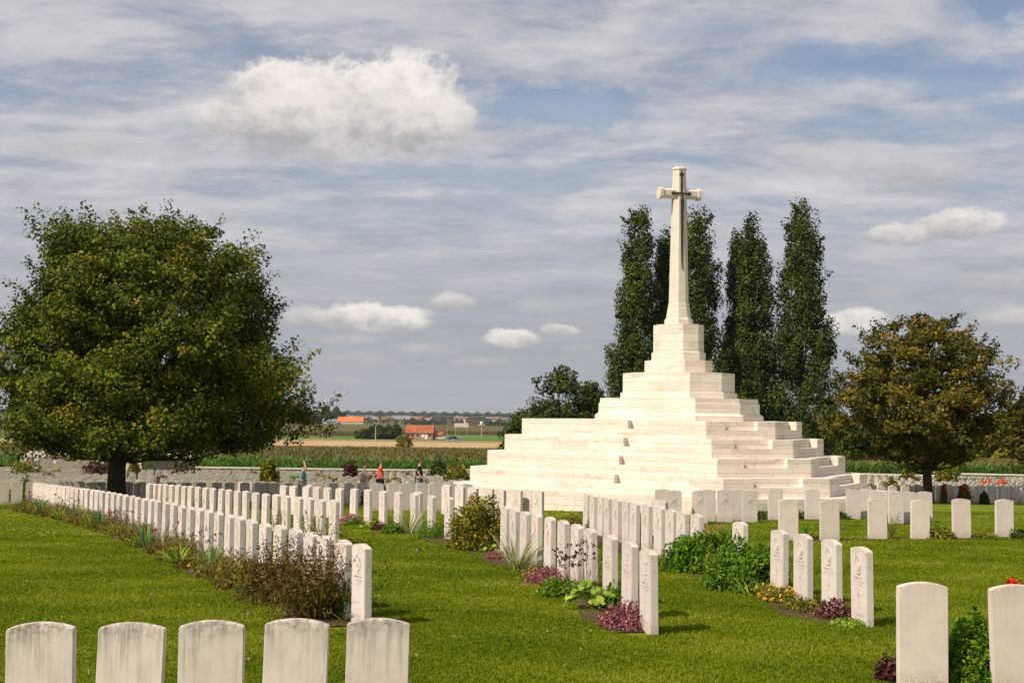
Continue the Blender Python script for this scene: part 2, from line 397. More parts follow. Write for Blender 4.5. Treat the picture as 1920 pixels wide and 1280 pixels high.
clouds = [(190, 305, 210, 34, .6, .35), (1560, 330, 110, 45, .4, .35), (1730, 350, 100, 46, .5, .4), (610, 275, 290, 56, 1, .45),
          (440, 240, 100, 46, .9, .8), (500, 195, 100, 66, 1, .95), (590, 200, 140, 84, 1, .95), (750, 195, 120, 90, 1, 1), (835, 235, 60, 50, .7, .8), (640, 240, 240, 62, .95, .8),
          (690, 600, 125, 36, 1, 1), (590, 598, 70, 26, .75, .7), (850, 566, 52, 22, .8, .7), (962, 636, 56, 22, 1, .9), (1050, 620, 46, 15, .9, .8), (1000, 572, 60, 16, .45, .5),
          (1690, 458, 66, 25, .9, .8), (1805, 442, 74, 34, .9, .9), (1605, 612, 68, 32, .95, .9), (1895, 606, 70, 26, .8, .6), (1890, 548, 80, 26, .6, .35), (660, 676, 100, 24, .55, .35), (800, 660, 70, 22, .45, .35), (780, 655, 50, 14, .5, .5), (655, 640, 80, 16, .5, .5), (900, 680, 70, 14, .45, .4), (1085, 655, 40, 12, .4, .5), (650, 716, 60, 10, .4, .45), (1670, 560, 60, 14, .4, .4), (1500, 300, 60, 20, .4, .5)]
for (px, py, hw, hh, op, br) in clouds:
    du, dv, r = blob(px, py, hw, hh)
    r = q.math('ADD', r, q.math('MULTIPLY', q.math('SUBTRACT', cn2, .5), 1.0))
    r = q.math('ADD', r, q.math('MULTIPLY', q.math('SUBTRACT', cn3, .5), .4))
    mk = q.math('MULTIPLY', q.maprange(r, 1.08, .72 if br > .75 else .55 if br > .6 else .25, 0, 1, True), op)
    lit = q.math('ADD', dv, q.math('ADD', q.math('MULTIPLY', q.math('SUBTRACT', cn2, .5), 2.0), q.math('MULTIPLY', q.math('SUBTRACT', cs.outputs[2], .5), 3.2)))
    cc = q.mix(q.math('MULTIPLY', q.maprange(lit, -1.0, .9, 0, 1, True), br), (.40, .395, .41), (.90, .83, .77))
    col = q.mix(mk, col, cc)
bg = q.node('ShaderNodeBackground'); q.link(col, bg.inputs[0]); bg.inputs[1].default_value = 1.0
wo = q.node('ShaderNodeOutputWorld'); q.link(bg.outputs[0], wo.inputs[0])
sd = bpy.data.lights.new('sun', 'SUN'); sd.energy = 5.0; sd.angle = rad(.53); sd.color = (1, .90, .78)
so = bpy.data.objects.new('sun', sd); COL.objects.link(so); so.location = (-30, -20, 60)
so.rotation_euler = Vector((.80 * math.cos(SUNEL), .60 * math.cos(SUNEL), -math.sin(SUNEL))).to_track_quat('-Z', 'Y').to_euler()
scene.view_settings.view_transform = 'Standard'; scene.view_settings.look = 'None'
scene.view_settings.exposure = 0.10; scene.view_settings.gamma = 1.0

# ------------------------------------------------------------------ the stepped monument
PSI = .535
MC = np.array([5.304, 40.715])
def local(px, py, z):
    uu = np.array([math.cos(PSI), -math.sin(PSI)]); vv = np.array([math.sin(PSI), math.cos(PSI)])
    return px, py, z
mon = empty('memorial_cross', (MC[0], MC[1], EYE - 2.95), -PSI)
tag(mon, 'tall white stone cross with bronze sword on a broad stepped stone pyramid', 'monument')
MZ = EYE - (EYE - 2.95)          # local z = world z - (EYE-2.95); world height above the eye h -> local h + 2.95
def prism(name, loops, parent, mat='mon'):
    """loops: list of (list of (x,y), z) bottom to top, same length"""
    V = []; Fc = []; UV = []
    n = len(loops[0][0])
    for pts, z in loops: V += [(p[0], p[1], z) for p in pts]
    per = [0]
    for i in range(n):
        a = loops[0][0][i]; b = loops[0][0][(i + 1) % n]; per.append(per[-1] + math.hypot(b[0] - a[0], b[1] - a[1]))
    for l in range(len(loops) - 1):
        z0, z1 = loops[l][1], loops[l + 1][1]
        for i in range(n):
            j = (i + 1) % n
            Fc.append((l * n + i, l * n + j, (l + 1) * n + j, (l + 1) * n + i))
            UV += [(per[i], z0), (per[i + 1], z0), (per[i + 1], z1), (per[i], z1)]
    L = len(loops) - 1
    Fc.append(tuple(L * n + i for i in range(n))); UV += [(p[0] + 40, p[1] + 40) for p in loops[L][0]]
    return pmesh(name, V, Fc, M[mat], parent, UV)
def octo(al, ar, b, bb, cl, cr):  # counter-clockwise seen from above, starting at A2 (front left)
    return [(-al + cl, -b), (ar - cr, -b), (ar, -b + cr), (ar, bb - cr), (ar - cr, bb), (-al + cl, bb), (-al, bb - cl), (-al, -b + cl)]
def notch(pts, specs, dtop, dbot):
    """insert recesses on given edges; specs {edge: [(f0,f1,wedge)]}"""
    top = []; bot = []
    n = len(pts)
    for i in range(n):
        a = np.array(pts[i]); b = np.array(pts[(i + 1) % n]); t = unit(b - a); inn = np.array([-t[1], t[0]])
        top.append(a); bot.append(a)
        for (f0, f1, wd) in specs.get(i, []):
            p0 = a + (b - a) * f0; p1 = a + (b - a) * f1
            dt = .03 if wd else dtop
            bot += [p0, p0 + inn * dbot, p1 + inn * dbot, p1]; top += [p0, p0 + inn * dt, p1 + inn * dt, p1]
    return [tuple(p) for p in bot], [tuple(p) for p in top]
h0 = .221; DT = .52
for k in range(5):
    P = octo(4.671 + .508 * k, 3.697 + .608 * k, 2.999 + .474 * k, 2.58 + .474 * k, 1.173 + .245 * k, 1.544 + .245 * k)
    zt = 2.95 - h0 - DT * k; zb = zt - DT - (.9 if k == 4 else .01)
    zm = zt - DT * .48
    # recess positions (fractions on each face)
    sp_ = {0: [(.56, .865, False)] if k < 4 else [], 1: [(.28, .745, False)] if k < 4 else [], 2: [(.22, .78, False)] if k < 4 else [],
           3: [(.28, .72, False)] if k < 4 else [], 4: [(.15, .42, False), (.58, .85, False)] if k < 4 else [], 6: [(.2, .8, False)] if k < 4 else []}
    prism('step_tier', [(P, zb), (P, zm)], mon)
    bo, to = notch(P, sp_, .25, .25)
    prism('step_riser', [(bo, zm - .0), (to, zt)], mon)
def oc(a, b, c): return octo(a, a, b, b, c, c)
def H(h): return h + 2.95
prism('plinth_foot', [(oc(2.50, 2.00, 1.09), H(-.235)), (oc(2.50, 2.00, 1.09), H(-.075)), (oc(2.42, 1.92, 1.05), H(-.02)), (oc(2.39, 1.89, 1.03), H(.01)), (oc(2.39, 1.89, 1.03), H(.30)), (oc(2.35, 1.85, 1.01), H(.315)), (oc(2.35, 1.85, 1.01), H(.46))], mon)
prism('plinth_block', [(oc(1.75, 1.37, .78), H(.45)), (oc(1.75, 1.37, .78), H(.635)), (oc(1.68, 1.30, .74), H(.65)), (oc(1.68, 1.30, .74), H(1.26))], mon)
prism('plinth_block', [(oc(1.03, .80, .48), H(1.25)), (oc(1.03, .80, .48), H(1.66))], mon)
prism('plinth_block', [(oc(.82, .64, .38), H(1.65)), (oc(.82, .64, .38), H(1.91)), (oc(.77, .59, .36), H(1.93)), (oc(.77, .59, .36), H(2.80))], mon)
def hy(y): return (774.6 - y) / 2400 * 40.7
def o8(wd):      # half-width wd regular-ish octagon
    return oc(wd, wd, wd * .586)
S = 1 / 58.97
prism('cross_shaft', [(o8(24.4 * S), H(2.79)), (o8(24.4 * S), H(hy(600))), (o8(21.6 * S), H(hy(596.5))), (o8(19.2 * S), H(hy(579))), (o8(18.5 * S), H(hy(577))), (o8(18.0 * S), H(hy(570.5))), (o8(17.1 * S), H(hy(569))), (o8(13 * S), H(hy(372))), (o8(11.2 * S), H(hy(316)))], mon, 'monplain')
prism('cross_cap', [(o8(11.0 * S), H(hy(318))), (o8(12.6 * S), H(hy(315.5))), (o8(12.6 * S), H(hy(313.5))), (o8(10 * S), H(hy(310.5)))], mon, 'monplain')
# arms lie along the face direction that looks 14 degrees right of the camera
AR = rad(45)
armv = np.array([math.cos(AR), math.sin(AR), 0]); fn = np.array([math.sin(AR), -math.cos(AR), 0])
def arm_pts(sx, hz_, hy_, ch):   # section octagon at distance sx along the arm
    zc = H(hy(361))
    o = []
    for a, b in ((-1 + ch, -1), (1 - ch, -1), (1, -1 + ch), (1, 1 - ch), (1 - ch, 1), (-1 + ch, 1), (-1, 1 - ch), (-1, -1 + ch)):
        o.append(armv * sx + fn * (-a * hy_) + np.array([0, 0, zc + b * hz_]))
    return o
secs = [(-.70, .185, .185, .45), (-.60, .185, .185, .45), (-.575, .145, .15, .45), (-.12, .155, .165, .45), (.12, .155, .165, .45), (.575, .145, .15, .45), (.60, .185, .185, .45), (.70, .185, .185, .45)]
V = []; Fc = []
for s_ in secs: V += arm_pts(*s_)
for l in range(len(secs) - 1):
    for i in range(8): Fc.append((l * 8 + i, l * 8 + (i + 1) % 8, (l + 1) * 8 + (i + 1) % 8, (l + 1) * 8 + i))
Fc.append(tuple(range(8))[::-1]); Fc.append(tuple((len(secs) - 1) * 8 + i for i in range(8)))
o = pmesh('cross_arm', V, Fc, M['monplain'], mon)
bm = bmesh.new(); bm.from_mesh(o.data); bmesh.ops.recalc_face_normals(bm, faces=bm.faces); bm.to_mesh(o.data); bm.free()
# bronze sword, point down, on the main face
sw = bpy.data.objects.new('bronze_sword', None); COL.objects.link(sw); sw.parent = mon
def swp(a, z, out): return armv * a + fn * out + np.array([0, 0, z])
def blade(name, prof, tilt=0):  # prof: (z, halfwidth, outdist)
    V = []; Fc = []
    for z, hw, od in prof: V += [swp(-hw, z, od), swp(0, z, od + .035), swp(hw, z, od), swp(0, z, od - .03)]
    for l in range(len(prof) - 1):
        for i in range(4): Fc.append((l * 4 + i, l * 4 + (i + 1) % 4, (l + 1) * 4 + (i + 1) % 4, (l + 1) * 4 + i))
    return pmesh(name, V, Fc, M['bronze'], sw)
z0, z1, z2 = H(hy(506)), H(hy(361)), H(hy(320))
blade('sword_blade', [(z0, .004, 15.9 * S), (z0 + .3, .030, 15.4 * S), (z1 - .2, .058, 13.6 * S + .03), (z1, .062, .19)])
blade('sword_grip', [(z1 - .02, .055, .195), (z1 + .25, .042, .21), (z2 - .18, .035, .20), (z2 - .14, .065, .20), (z2 - .08, .075, .20), (z2 - .02, .025, .20), (z2 + .03, .006, .20)])
V = []; Fc = []
gp = [(-.34, .01), (-.30, .045), (-.24, .06), (-.23, .025), (0, .04), (.23, .025), (.24, .06), (.30, .045), (.34, .01)]
for a, hw in gp: V += [swp(a, z1 - .01 - hw, .20), swp(a, z1 - .01, .25), swp(a, z1 - .01 + hw, .20), swp(a, z1 - .01, .165)]
for l in range(len(gp) - 1):
    for i in range(4): Fc.append((l * 4 + i, l * 4 + (i + 1) % 4, (l + 1) * 4 + (i + 1) % 4, (l + 1) * 4 + i))
pmesh('sword_guard', V, Fc, M['bronze'], sw)

# ------------------------------------------------------------------ headstones
HH, HW, HT = .81, .385, .078
def stone_mesh(name, mat, rise=.034, w_=HW, h_=HH, t_=HT):
    bm = bmesh.new(); pts = [(-w_ / 2, -.35)]
    pts += [(-w_ / 2 + w_ * i / 12, h_ - rise + rise * (1 - (abs(i / 6 - 1)) ** 2)) for i in range(13)] + [(w_ / 2, -.35)]
    f = [bm.verts.new((x, -t_ / 2, z)) for x, z in pts]; b = [bm.verts.new((x, t_ / 2, z)) for x, z in pts]
    n = len(pts); bm.faces.new(f); bm.faces.new(b[::-1])
    for i in range(n): j = (i + 1) % n; bm.faces.new((f[j], f[i], b[i], b[j]))
    bmesh.ops.recalc_face_normals(bm, faces=bm.faces)
    bmesh.ops.bevel(bm, geom=[e for e in bm.edges if len(e.link_faces) == 2 and e.calc_face_angle() > .5], offset=.006, segments=2, affect='EDGES')
    me = bpy.data.meshes.new(name); bm.to_mesh(me); bm.free(); me.materials.append(mat); return me
ME = {'stone': stone_mesh('headstone', M['stone']), 'old': stone_mesh('headstone', M['stone_old']), 'new': stone_mesh('headstone', M['stone_new'])}
YF = -HT / 2
def relief(G, poly, z0=.004, y=YF):   # flat extruded outline on the front face (fan of quads from the centre)
    poly = np.array(poly); c = poly.mean(0); n = len(poly)
    for i in range(n):
        a = poly[i]; b = poly[(i + 1) % n]
        A = [a[0], y - z0, a[1]]; B = [b[0], y - z0, b[1]]; Cc = [c[0], y - z0, c[1]]
        G.quads([[A, B, Cc, Cc]], .5); G.quads([[[a[0], y + .002, a[1]], [b[0], y + .002, b[1]], B, A]], .5)
def ring(G, cx, cz, r, w2, squash=1.0, d=.005, n=20):
    for i in range(n):
        a, b = 2 * math.pi * i / n, 2 * math.pi * (i + 1) / n
        P = lambda an, rr, y: [cx + math.cos(an) * rr * squash, y, cz + math.sin(an) * rr]
        G.quads([[P(a, r, YF - d), P(b, r, YF - d), P(b, r - w2, YF - d), P(a, r - w2, YF - d)], [P(a, r, YF), P(b, r, YF), P(b, r, YF - d), P(a, r, YF - d)],
                 [P(a, r - w2, YF), P(b, r - w2, YF), P(b, r - w2, YF - d), P(a, r - w2, YF - d)]], .5)
def gmesh(G, name, mat):
    o = G.build(name, mat); me = o.data; bpy.data.objects.remove(o); return me
G = Geo(); ring(G, 0, .63, .085, .010); leaf = []      # leaf-shaped badge in a ring
for i in range(22):
    a = math.pi / 2 + 2 * math.pi * i / 22; r = .062 if i % 2 == 0 else .030
    if i in (10, 12): r = .04
    leaf.append((math.cos(a) * r, .63 + math.sin(a) * r))
relief(G, leaf, .007); relief(G, [(-.006, .575), (.006, .575), (.006, .63), (-.006, .63)], .008)
ME['badge_leaf'] = gmesh(G, 'regimental_badge', M['badge'])
G = Geo()
relief(G, [(-.08, .70), (.0, .71), (.08, .70), (.075, .675), (-.075, .675)], .006)
relief(G, [(-.055, .665), (.055, .665), (.05, .61), (.0, .59), (-.05, .61)], .006)
relief(G, [(-.07, .585), (-.02, .60), (.02, .60), (.07, .585), (.06, .565), (-.06, .565)], .006)
ME['badge_crest'] = gmesh(G, 'regimental_badge', M['badge'])
G = Geo(); ring(G, 0, .63, .095, .012, .82, .006)
relief(G, [(-.02, .56), (.03, .575), (.05, .62), (.02, .66), (.03, .70), (-.01, .70), (-.035, .65), (-.05, .60)], .008)
relief(G, [(-.055, .55), (.055, .55), (.04, .535), (-.04, .535)], .008)
ME['badge_ring'] = gmesh(G, 'regimental_badge', M['badge'])
G = Geo()
for (x0, x1, z0_, z1_) in ((-.006, .006, .17, .37), (-.045, .045, .305, .318), (-.012, .012, .36, .368), (-.012, .012, .172, .18)):
    relief(G, [(x0, z0_), (x1, z0_), (x1, z1_), (x0, z1_)], .0012)
ME['cross'] = gmesh(G, 'engraved_cross', M['carve'])
def letters(G, z, wd, h, y=YF):
    x = -wd / 2
    while x < wd / 2:
        lw = random.uniform(.006, .014)
        if random.random() > .16:
            k = random.random()
            if k < .5: rects = [(x, x + .003, z, z + h), (x, x + lw, z + h - .004, z + h)]
            elif k < .8: rects = [(x, x + .003, z, z + h), (x + lw - .003, x + lw, z, z + h), (x, x + lw, z + h * .45, z + h * .45 + .004)]
            else: rects = [(x + lw / 2, x + lw / 2 + .003, z, z + h), (x, x + lw, z, z + .004)]
            for a, b, c, d in rects: G.quads([[[a, y - .0012, c], [b, y - .0012, c], [b, y - .0012, d], [a, y - .0012, d]]], .5)
        x += lw + .005
G = Geo(); letters(G, .515, .14, .017); letters(G, .478, .22, .020); letters(G, .443, .24, .016); letters(G, .412, .20, .016); letters(G, .10, .2, .014)
ME['text'] = gmesh(G, 'inscription', M['carve'])
def endmark(G, segs):
    for (y0, y1, z0_, z1_) in segs:
        x = HW / 2 + .0012; G.quads([[[x, y0, z0_], [x, y1, z0_], [x, y1, z1_], [x, y0, z1_]]], .5)
G = Geo(); endmark(G, [(-.002, .002, .67, .72), (-.008, .008, .716, .72), (-.008, .008, .67, .674), (-.014, .014, .63, .634), (-.014, -.010, .60, .63), (.010, .014, .60, .63), (-.014, .014, .60, .604)])
ME['mark'] = gmesh(G, 'grave_number', M['carve'])

stones_xy = []
NSTONE = [0]
def headstone(x, y, az, kind, label, group, parts=(), hs=1.0, lean=0):
    """az = direction of the width axis; the carved face looks to az-90 degrees"""
    o = bpy.data.objects.new('headstone', ME[kind]); COL.objects.link(o)
    o.location = (x, y, float(gz(x, y))); o.rotation_euler = (random.gauss(0, .010), random.gauss(0, .010) + lean, az); o.scale = (1, 1, hs * random.uniform(.985, 1.01))
    tag(o, label, 'headstone', group)
    for p in parts:
        nm = {'badge_leaf': 'regimental_badge', 'badge_crest': 'regimental_badge', 'badge_ring': 'regimental_badge', 'cross': 'engraved_cross', 'text': 'inscription', 'mark': 'grave_number'}[p]
        c = bpy.data.objects.new(nm, ME[p]); COL.objects.link(c); c.parent = o
    stones_xy.append((x, y, az)); NSTONE[0] += 1
    return o
GRP = 'white headstones in the cemetery rows'
def plan(ptsxy, off=.80): return [hit(x, y, off) for x, y in ptsxy]
def tangent(P, i, flip=False):
    a = P[max(i - 1, 0)]; b = P[min(i + 1, len(P) - 1)]
    return math.atan2(b[1] - a[1], b[0] - a[0])
def resample(ptsxy, n, off=.80):
    P = np.array(ptsxy, float); deg = 3 if len(P) > 5 else min(2, len(P) - 1)
    mx = P[:, 0].mean(); sx = np.ptp(P[:, 0]); cf = np.polyfit((P[:, 0] - mx) / sx, P[:, 1], deg)
    px = np.linspace(P[0, 0], P[-1, 0], 160); py = np.polyval(cf, (px - mx) / sx)
    W = np.array([hit(a, b, off)[:2] for a, b in zip(px, py)])
    d = np.r_[0, np.cumsum(np.linalg.norm(np.diff(W, axis=0), axis=1))]
    t = np.linspace(0, d[-1], n); x = np.interp(t, d, W[:, 0]); y = np.interp(t, d, W[:, 1])
    xs2 = np.interp(t + .8, d, W[:, 0]) - np.interp(t - .8, d, W[:, 0]); ys2 = np.interp(t + .8, d, W[:, 1]) - np.interp(t - .8, d, W[:, 1])
    return x, y, xs2, ys2, d[-1]
ROWS = {}
def row(key, ptsxy, pxs, rowname, kinds='stone', parts=lambda i: (), extra_rot=0, azs=None):
    """pxs run from the near end to the far end; faces look left of that direction"""
    P = np.array(ptsxy, float); deg = 3
    mx = P[:, 0].mean(); sx = np.ptp(P[:, 0]); cf = np.polyfit((P[:, 0] - mx) / sx, P[:, 1], deg)
    pxs = np.array(pxs, float); W = np.array([hit(a, np.polyval(cf, (a - mx) / sx), .80)[:2] for a in pxs])
    d = np.r_[0, np.cumsum(np.linalg.norm(np.diff(W, axis=0), axis=1))]
    fx = np.polyder(np.polyfit(d, W[:, 0], 3)); fy = np.polyder(np.polyfit(d, W[:, 1], 3)); out = []
    for i in range(len(W)):
        az = math.atan2(-np.polyval(fy, d[i]), -np.polyval(fx, d[i])) + rad(extra_rot)
        if azs: az = rad(azs[0] + (azs[1] - azs[0]) * i / (len(W) - 1))
        out.append((W[i, 0], W[i, 1], az))
        headstone(W[i, 0], W[i, 1], az, kinds, f'white headstone, {ordn(i + 1)} from the near end of {rowname}', GRP, parts(i))
    ROWS[key] = out
    sp = np.diff(d); print('ROW', key, len(W), 'spacing near %.2f mid %.2f far %.2f' % (sp[:6].mean(), sp[len(sp) // 2 - 3:len(sp) // 2 + 3].mean(), sp[-6:].mean()), 'near', np.round(W[0], 1), 'far', np.round(W[-1], 1), 'az', round(math.degrees(out[0][2])), round(math.degrees(out[-1][2])))
    return out
def pr1(i):
    b = ('badge_leaf',)
    if i == 0: return ('badge_leaf', 'text', 'mark')
    return b + (('text', 'cross') if i < 12 else ()) if i < 34 else ()
row('one', [(681, 1021), (612, 1006), (554, 993), (498, 981), (445, 968), (374, 953), (332, 943), (262, 932), (195, 921.5), (120, 912), (69, 904)],
    [680, 645, 612, 583, 554, 525, 498, 474, 451, 431, 411, 392, 374, 358, 342, 326, 311, 297, 284, 272, 260, 248, 236, 225, 214, 203, 193, 183, 174, 165, 156, 147, 138, 130, 122, 114, 107, 100, 93, 86, 80, 74, 68], 'the long leftmost row', parts=pr1)
row('two', [(628, 938), (549, 929.5), (462, 921), (400, 914.5), (350, 910), (300, 907), (234, 905)],
    [627, 603, 580, 560, 538, 519, 499, 480, 462, 446, 430, 415, 400, 386, 372, 358, 346, 334, 322, 311, 300, 290, 280, 269, 256, 245, 234], 'the second long row on the left', parts=lambda i: ('badge_leaf', 'text') if i < 20 else (), azs=(-63, -58))
row('three', [(1218, 1028), (1145, 1005.5), (1058, 979.5), (1008, 963.6), (948, 946), (883, 936), (842, 932), (777, 927), (691, 920), (615, 914.5), (551, 909)],
    [1218, 1181.5, 1145, 1110, 1082, 1057, 1031, 1007, 986, 966, 948, 883, 842, 810, 778, 747, 719, 691, 664, 637, 615, 595, 575, 551, 532], 'the middle row with the yellow bush',
    parts=lambda i: (('badge_crest' if i in (0, 1, 2) else 'badge_leaf' if i % 3 else 'badge_ring', 'text', 'cross') + (('mark',) if i == 0 else ())) if i < 22 else (), extra_rot=2)
r4 = [(1617, 1025), (1560, 1013), (1506, 1003), (1461, 994), (1388, 979), (1307, 963), (1280, 958), (1259, 954), (1237, 950), (1213, 945.5), (1190, 941.5), (1176, 939), (1157, 936), (1141, 933), (1128, 930), (1113, 927), (1100, 924)]
P4 = [hit(x, y, .80) for x, y in r4]
x4, y4, dx4, dy4, L4 = resample(r4, 60)
out = []
for i, p in enumerate(P4):
    k = int(np.argmin((x4 - p[0]) ** 2 + (y4 - p[1]) ** 2)); az = math.atan2(-dy4[k], -dx4[k]) + rad(4)
    out.append((p[0], x4[k] * 0 + y4[k] if 0 else p[1], az))
    headstone(out[-1][0], out[-1][1], az, 'stone', f'white headstone, {ordn(i + 1)} from the near end of the row by the leafy bushes', GRP, ('badge_ring', 'text', 'cross') + (('mark',) if i == 0 else ()))
ROWS['four'] = out
print('ROW four near', np.round(P4[0], 2), 'far', np.round(P4[-1], 2), L4, 'az', [round(math.degrees(o[2])) for o in out])
def place(pxs, rowname, base_az, kind='stone', parts=(), off=.80, end='left', fmt=None, hs=1):
    out = []
    for i, (px, py) in enumerate(pxs):
        p = hit(px, py, off); out.append((p[0], p[1], rad(base_az)))
        lab = (fmt or 'white headstone, {} from the left in {}').format(ordn(i + 1), rowname)
        headstone(p[0], p[1], rad(base_az), kind, lab, GRP, parts, hs)
    return out
ROWS['five'] = place([(838, 909), (863, 911), (887, 912.6), (916, 914), (938, 916), (969, 918), (989, 918), (1009, 919)], 'the short row left of the monument steps', -52, parts=('badge_ring', 'text'))
place([(783, 922.5), (563, 907), (580, 908)], 'the odd stones behind middle row', -62)
place([(453, 903.5), (469, 904), (485, 904.5), (501, 905)], 'the short stub near the big tree', -40)
place([(1238, 938)], '', -50, fmt='low headstone peeping over the row by the leafy bushes')
ROWS['six'] = place([(1263, 919.6), (1312, 919.6), (1358.5, 918.7), (1405.5, 919)], 'the badge-bearing row before monument', 4, parts=('badge_ring', 'cross', 'text'))
ROWS['sixb'] = place([(1243, 917.5), (1328, 917.5), (1385, 917), (1454, 917), (1522.5, 916.8), (1600, 916.5), (1626, 916)], 'the plain row against the monument foot', 184)
ROWS['sixc'] = place([(1645, 919.6), (1672, 919), (1679.5, 922), (1706, 921.5), (1734.5, 921)], 'the block of headstones right of the monument', 184)
ROWS['seven'] = place([(1478, 936.5), (1555.5, 937), (1645, 936), (1724.6, 936.5), (1802.5, 936), (1882.5, 935.5)], 'the spaced row across the right lawn', 184, 'stone_new' if 0 else 'new', fmt='plain back of headstone, {} from the left in {}')
ROWS['front'] = place([(83, 1170), (243.5, 1168), (399, 1165.5), (553, 1163), (707, 1160.5)], 'the cropped foreground row', 185.5, 'old', fmt='stained back of a large foreground headstone, {} from the left in {}')
ROWS['frontr'] = place([(1728.5, 1094), (1905.5, 1098)], 'the foreground pair at the right edge', 180.5, 'new', fmt='large plain headstone, {} from the left in {}')
# the cross row by the walkers and the row under the autumn tree
xs_ = [8, 33, 58, 84, 112, 130, 152, 172, 188] + list(np.arange(240, 895, 27.5))
ROWS['walk'] = place([(x + random.uniform(-2, 2), 902.5 + x * .0045 + random.uniform(-.4, .4)) for x in xs_], 'the cross row in front of the walkers', 19, parts=())
ROWS['aut'] = place([(x, 910.5 + random.uniform(-.3, .3)) for x in [1592, 1620, 1652, 1673, 1697, 1721, 1746, 1764, 1784, 1803, 1824, 1840, 1858, 1877, 1894, 1914]], 'the shaded row under the autumn tree', 200)
# back field: the nearest stones as individuals, the rest as one mass
cand = []
yrow = 57.0; r_i = 0
while yrow < 113:
    for j, xx in enumerate(np.arange(-62, 62, .60)):
        x = xx + (.31 if r_i % 2 else 0) + random.gauss(0, .03)
        y = yrow + .0022 * (x + 8) ** 2 + (.8 if x > 15 else 0) + .25 * math.sin(x * .2 + r_i) + random.gauss(0, .02)
        px = 960 + 2400 * x / y
        if px < -40 or px > 1960 or 905 < px < 1590 or (y < 62 and px > 900): continue
        if random.random() < .05: continue
        cand.append((y, x, r_i, px))
    yrow += 3.1; r_i += 1
cand.sort()
left = 298 - NSTONE[0]
print('individual headstones so far', NSTONE[0], 'field', len(cand))
cnt = {}
indiv = cand[:max(0, left)]
for (y, x, r_i, px) in sorted(indiv, key=lambda c: (c[2], c[1])):
    side = 'left of the monument' if px < 1200 else 'right of the monument'
    cnt[(r_i, side)] = cnt.get((r_i, side), 0) + 1
    headstone(x, y, rad(random.gauss(25, 2.5)), 'stone', f'white headstone, {ordn(cnt[(r_i, side)])} from left of {ordn(r_i + 1)} back row {side}', GRP)
bmf = ME['stone']; nv = len(bmf.vertices); co = np.empty(nv * 3, np.float32); bmf.vertices.foreach_get('co', co); co = co.reshape(-1, 3)
# lower-detail stone for the mass
prof = [(-HW / 2, -.2), (-HW / 2, .755), (-HW / 4, .795), (0, .81), (HW / 4, .795), (HW / 2, .755), (HW / 2, -.2)]
V = []; Fc = []
for (y, x, r_i, px) in cand[max(0, left):]:
    a = rad(random.gauss(25, 2.5)); c, s = math.cos(a), math.sin(a); g0 = float(gz(x, y)); b0 = len(V); hs = random.uniform(.95, 1.03)
    for dy_ in (-HT / 2, HT / 2):
        for (qx, qz) in prof: V.append((x + qx * c - dy_ * s, y + qx * s + dy_ * c, g0 + qz * hs))
    n = 7; Fc.append(tuple(b0 + i for i in range(n))); Fc.append(tuple(b0 + n + i for i in range(n))[::-1])
    for i in range(n): Fc.append((b0 + (i + 1) % n, b0 + i, b0 + n + i, b0 + n + (i + 1) % n))
tag(pmesh('headstone_field', V, Fc, M['stone']), 'dense far rows of white headstones filling the back of the cemetery', 'headstones', kind='stuff')

# ------------------------------------------------------------------ flower beds (soil) and plants
bed_polys = []
def bed(key, i0, i1, front=.42, back=.10, side=1):
    P = ROWS[key][i0:i1]; V = []; Fc = []
    for k, (x, y, az) in enumerate(P):
        nx_, ny_ = math.sin(az), -math.cos(az)          # face normal
        f = front * (1 + .22 * math.sin(k * 1.7) + .15 * math.sin(k * .63 + 2)) * (.75 if k in (0, len(P) - 1) else 1)
        for t in (f, f * .5, 0, -back):
            qx, qy = x + nx_ * t, y + ny_ * t; V.append((qx, qy, float(gz(qx, qy)) + .012))
        if k:
            b = 4 * k
            for j in range(3): Fc.append((b - 4 + j, b - 3 + j, b + 1 + j, b + j))
        bed_polys.append((x + nx_ * (f - back) / 2, y + ny_ * (f - back) / 2, (f + back) / 2 - .01))
    return tag(pmesh('flower_bed', V, Fc, M['soil']), kind='structure')
bed('one', 0, 43, .50); bed('two', 0, 27, .22); bed('three', 0, 25, .42); bed('four', 0, 17, .48); bed('five', 0, 8, .25)
bed('six', 0, 4, .25, .3); bed('sixb', 2, 6, -.0, .35); bed('sixc', 0, 5, .2, .2); bed('seven', 0, 6, .25, .25); bed('frontr', 0, 2, .2, .25); bed('front', 0, 5, .2, .2); bed('walk', 0, 9, .3, .2)

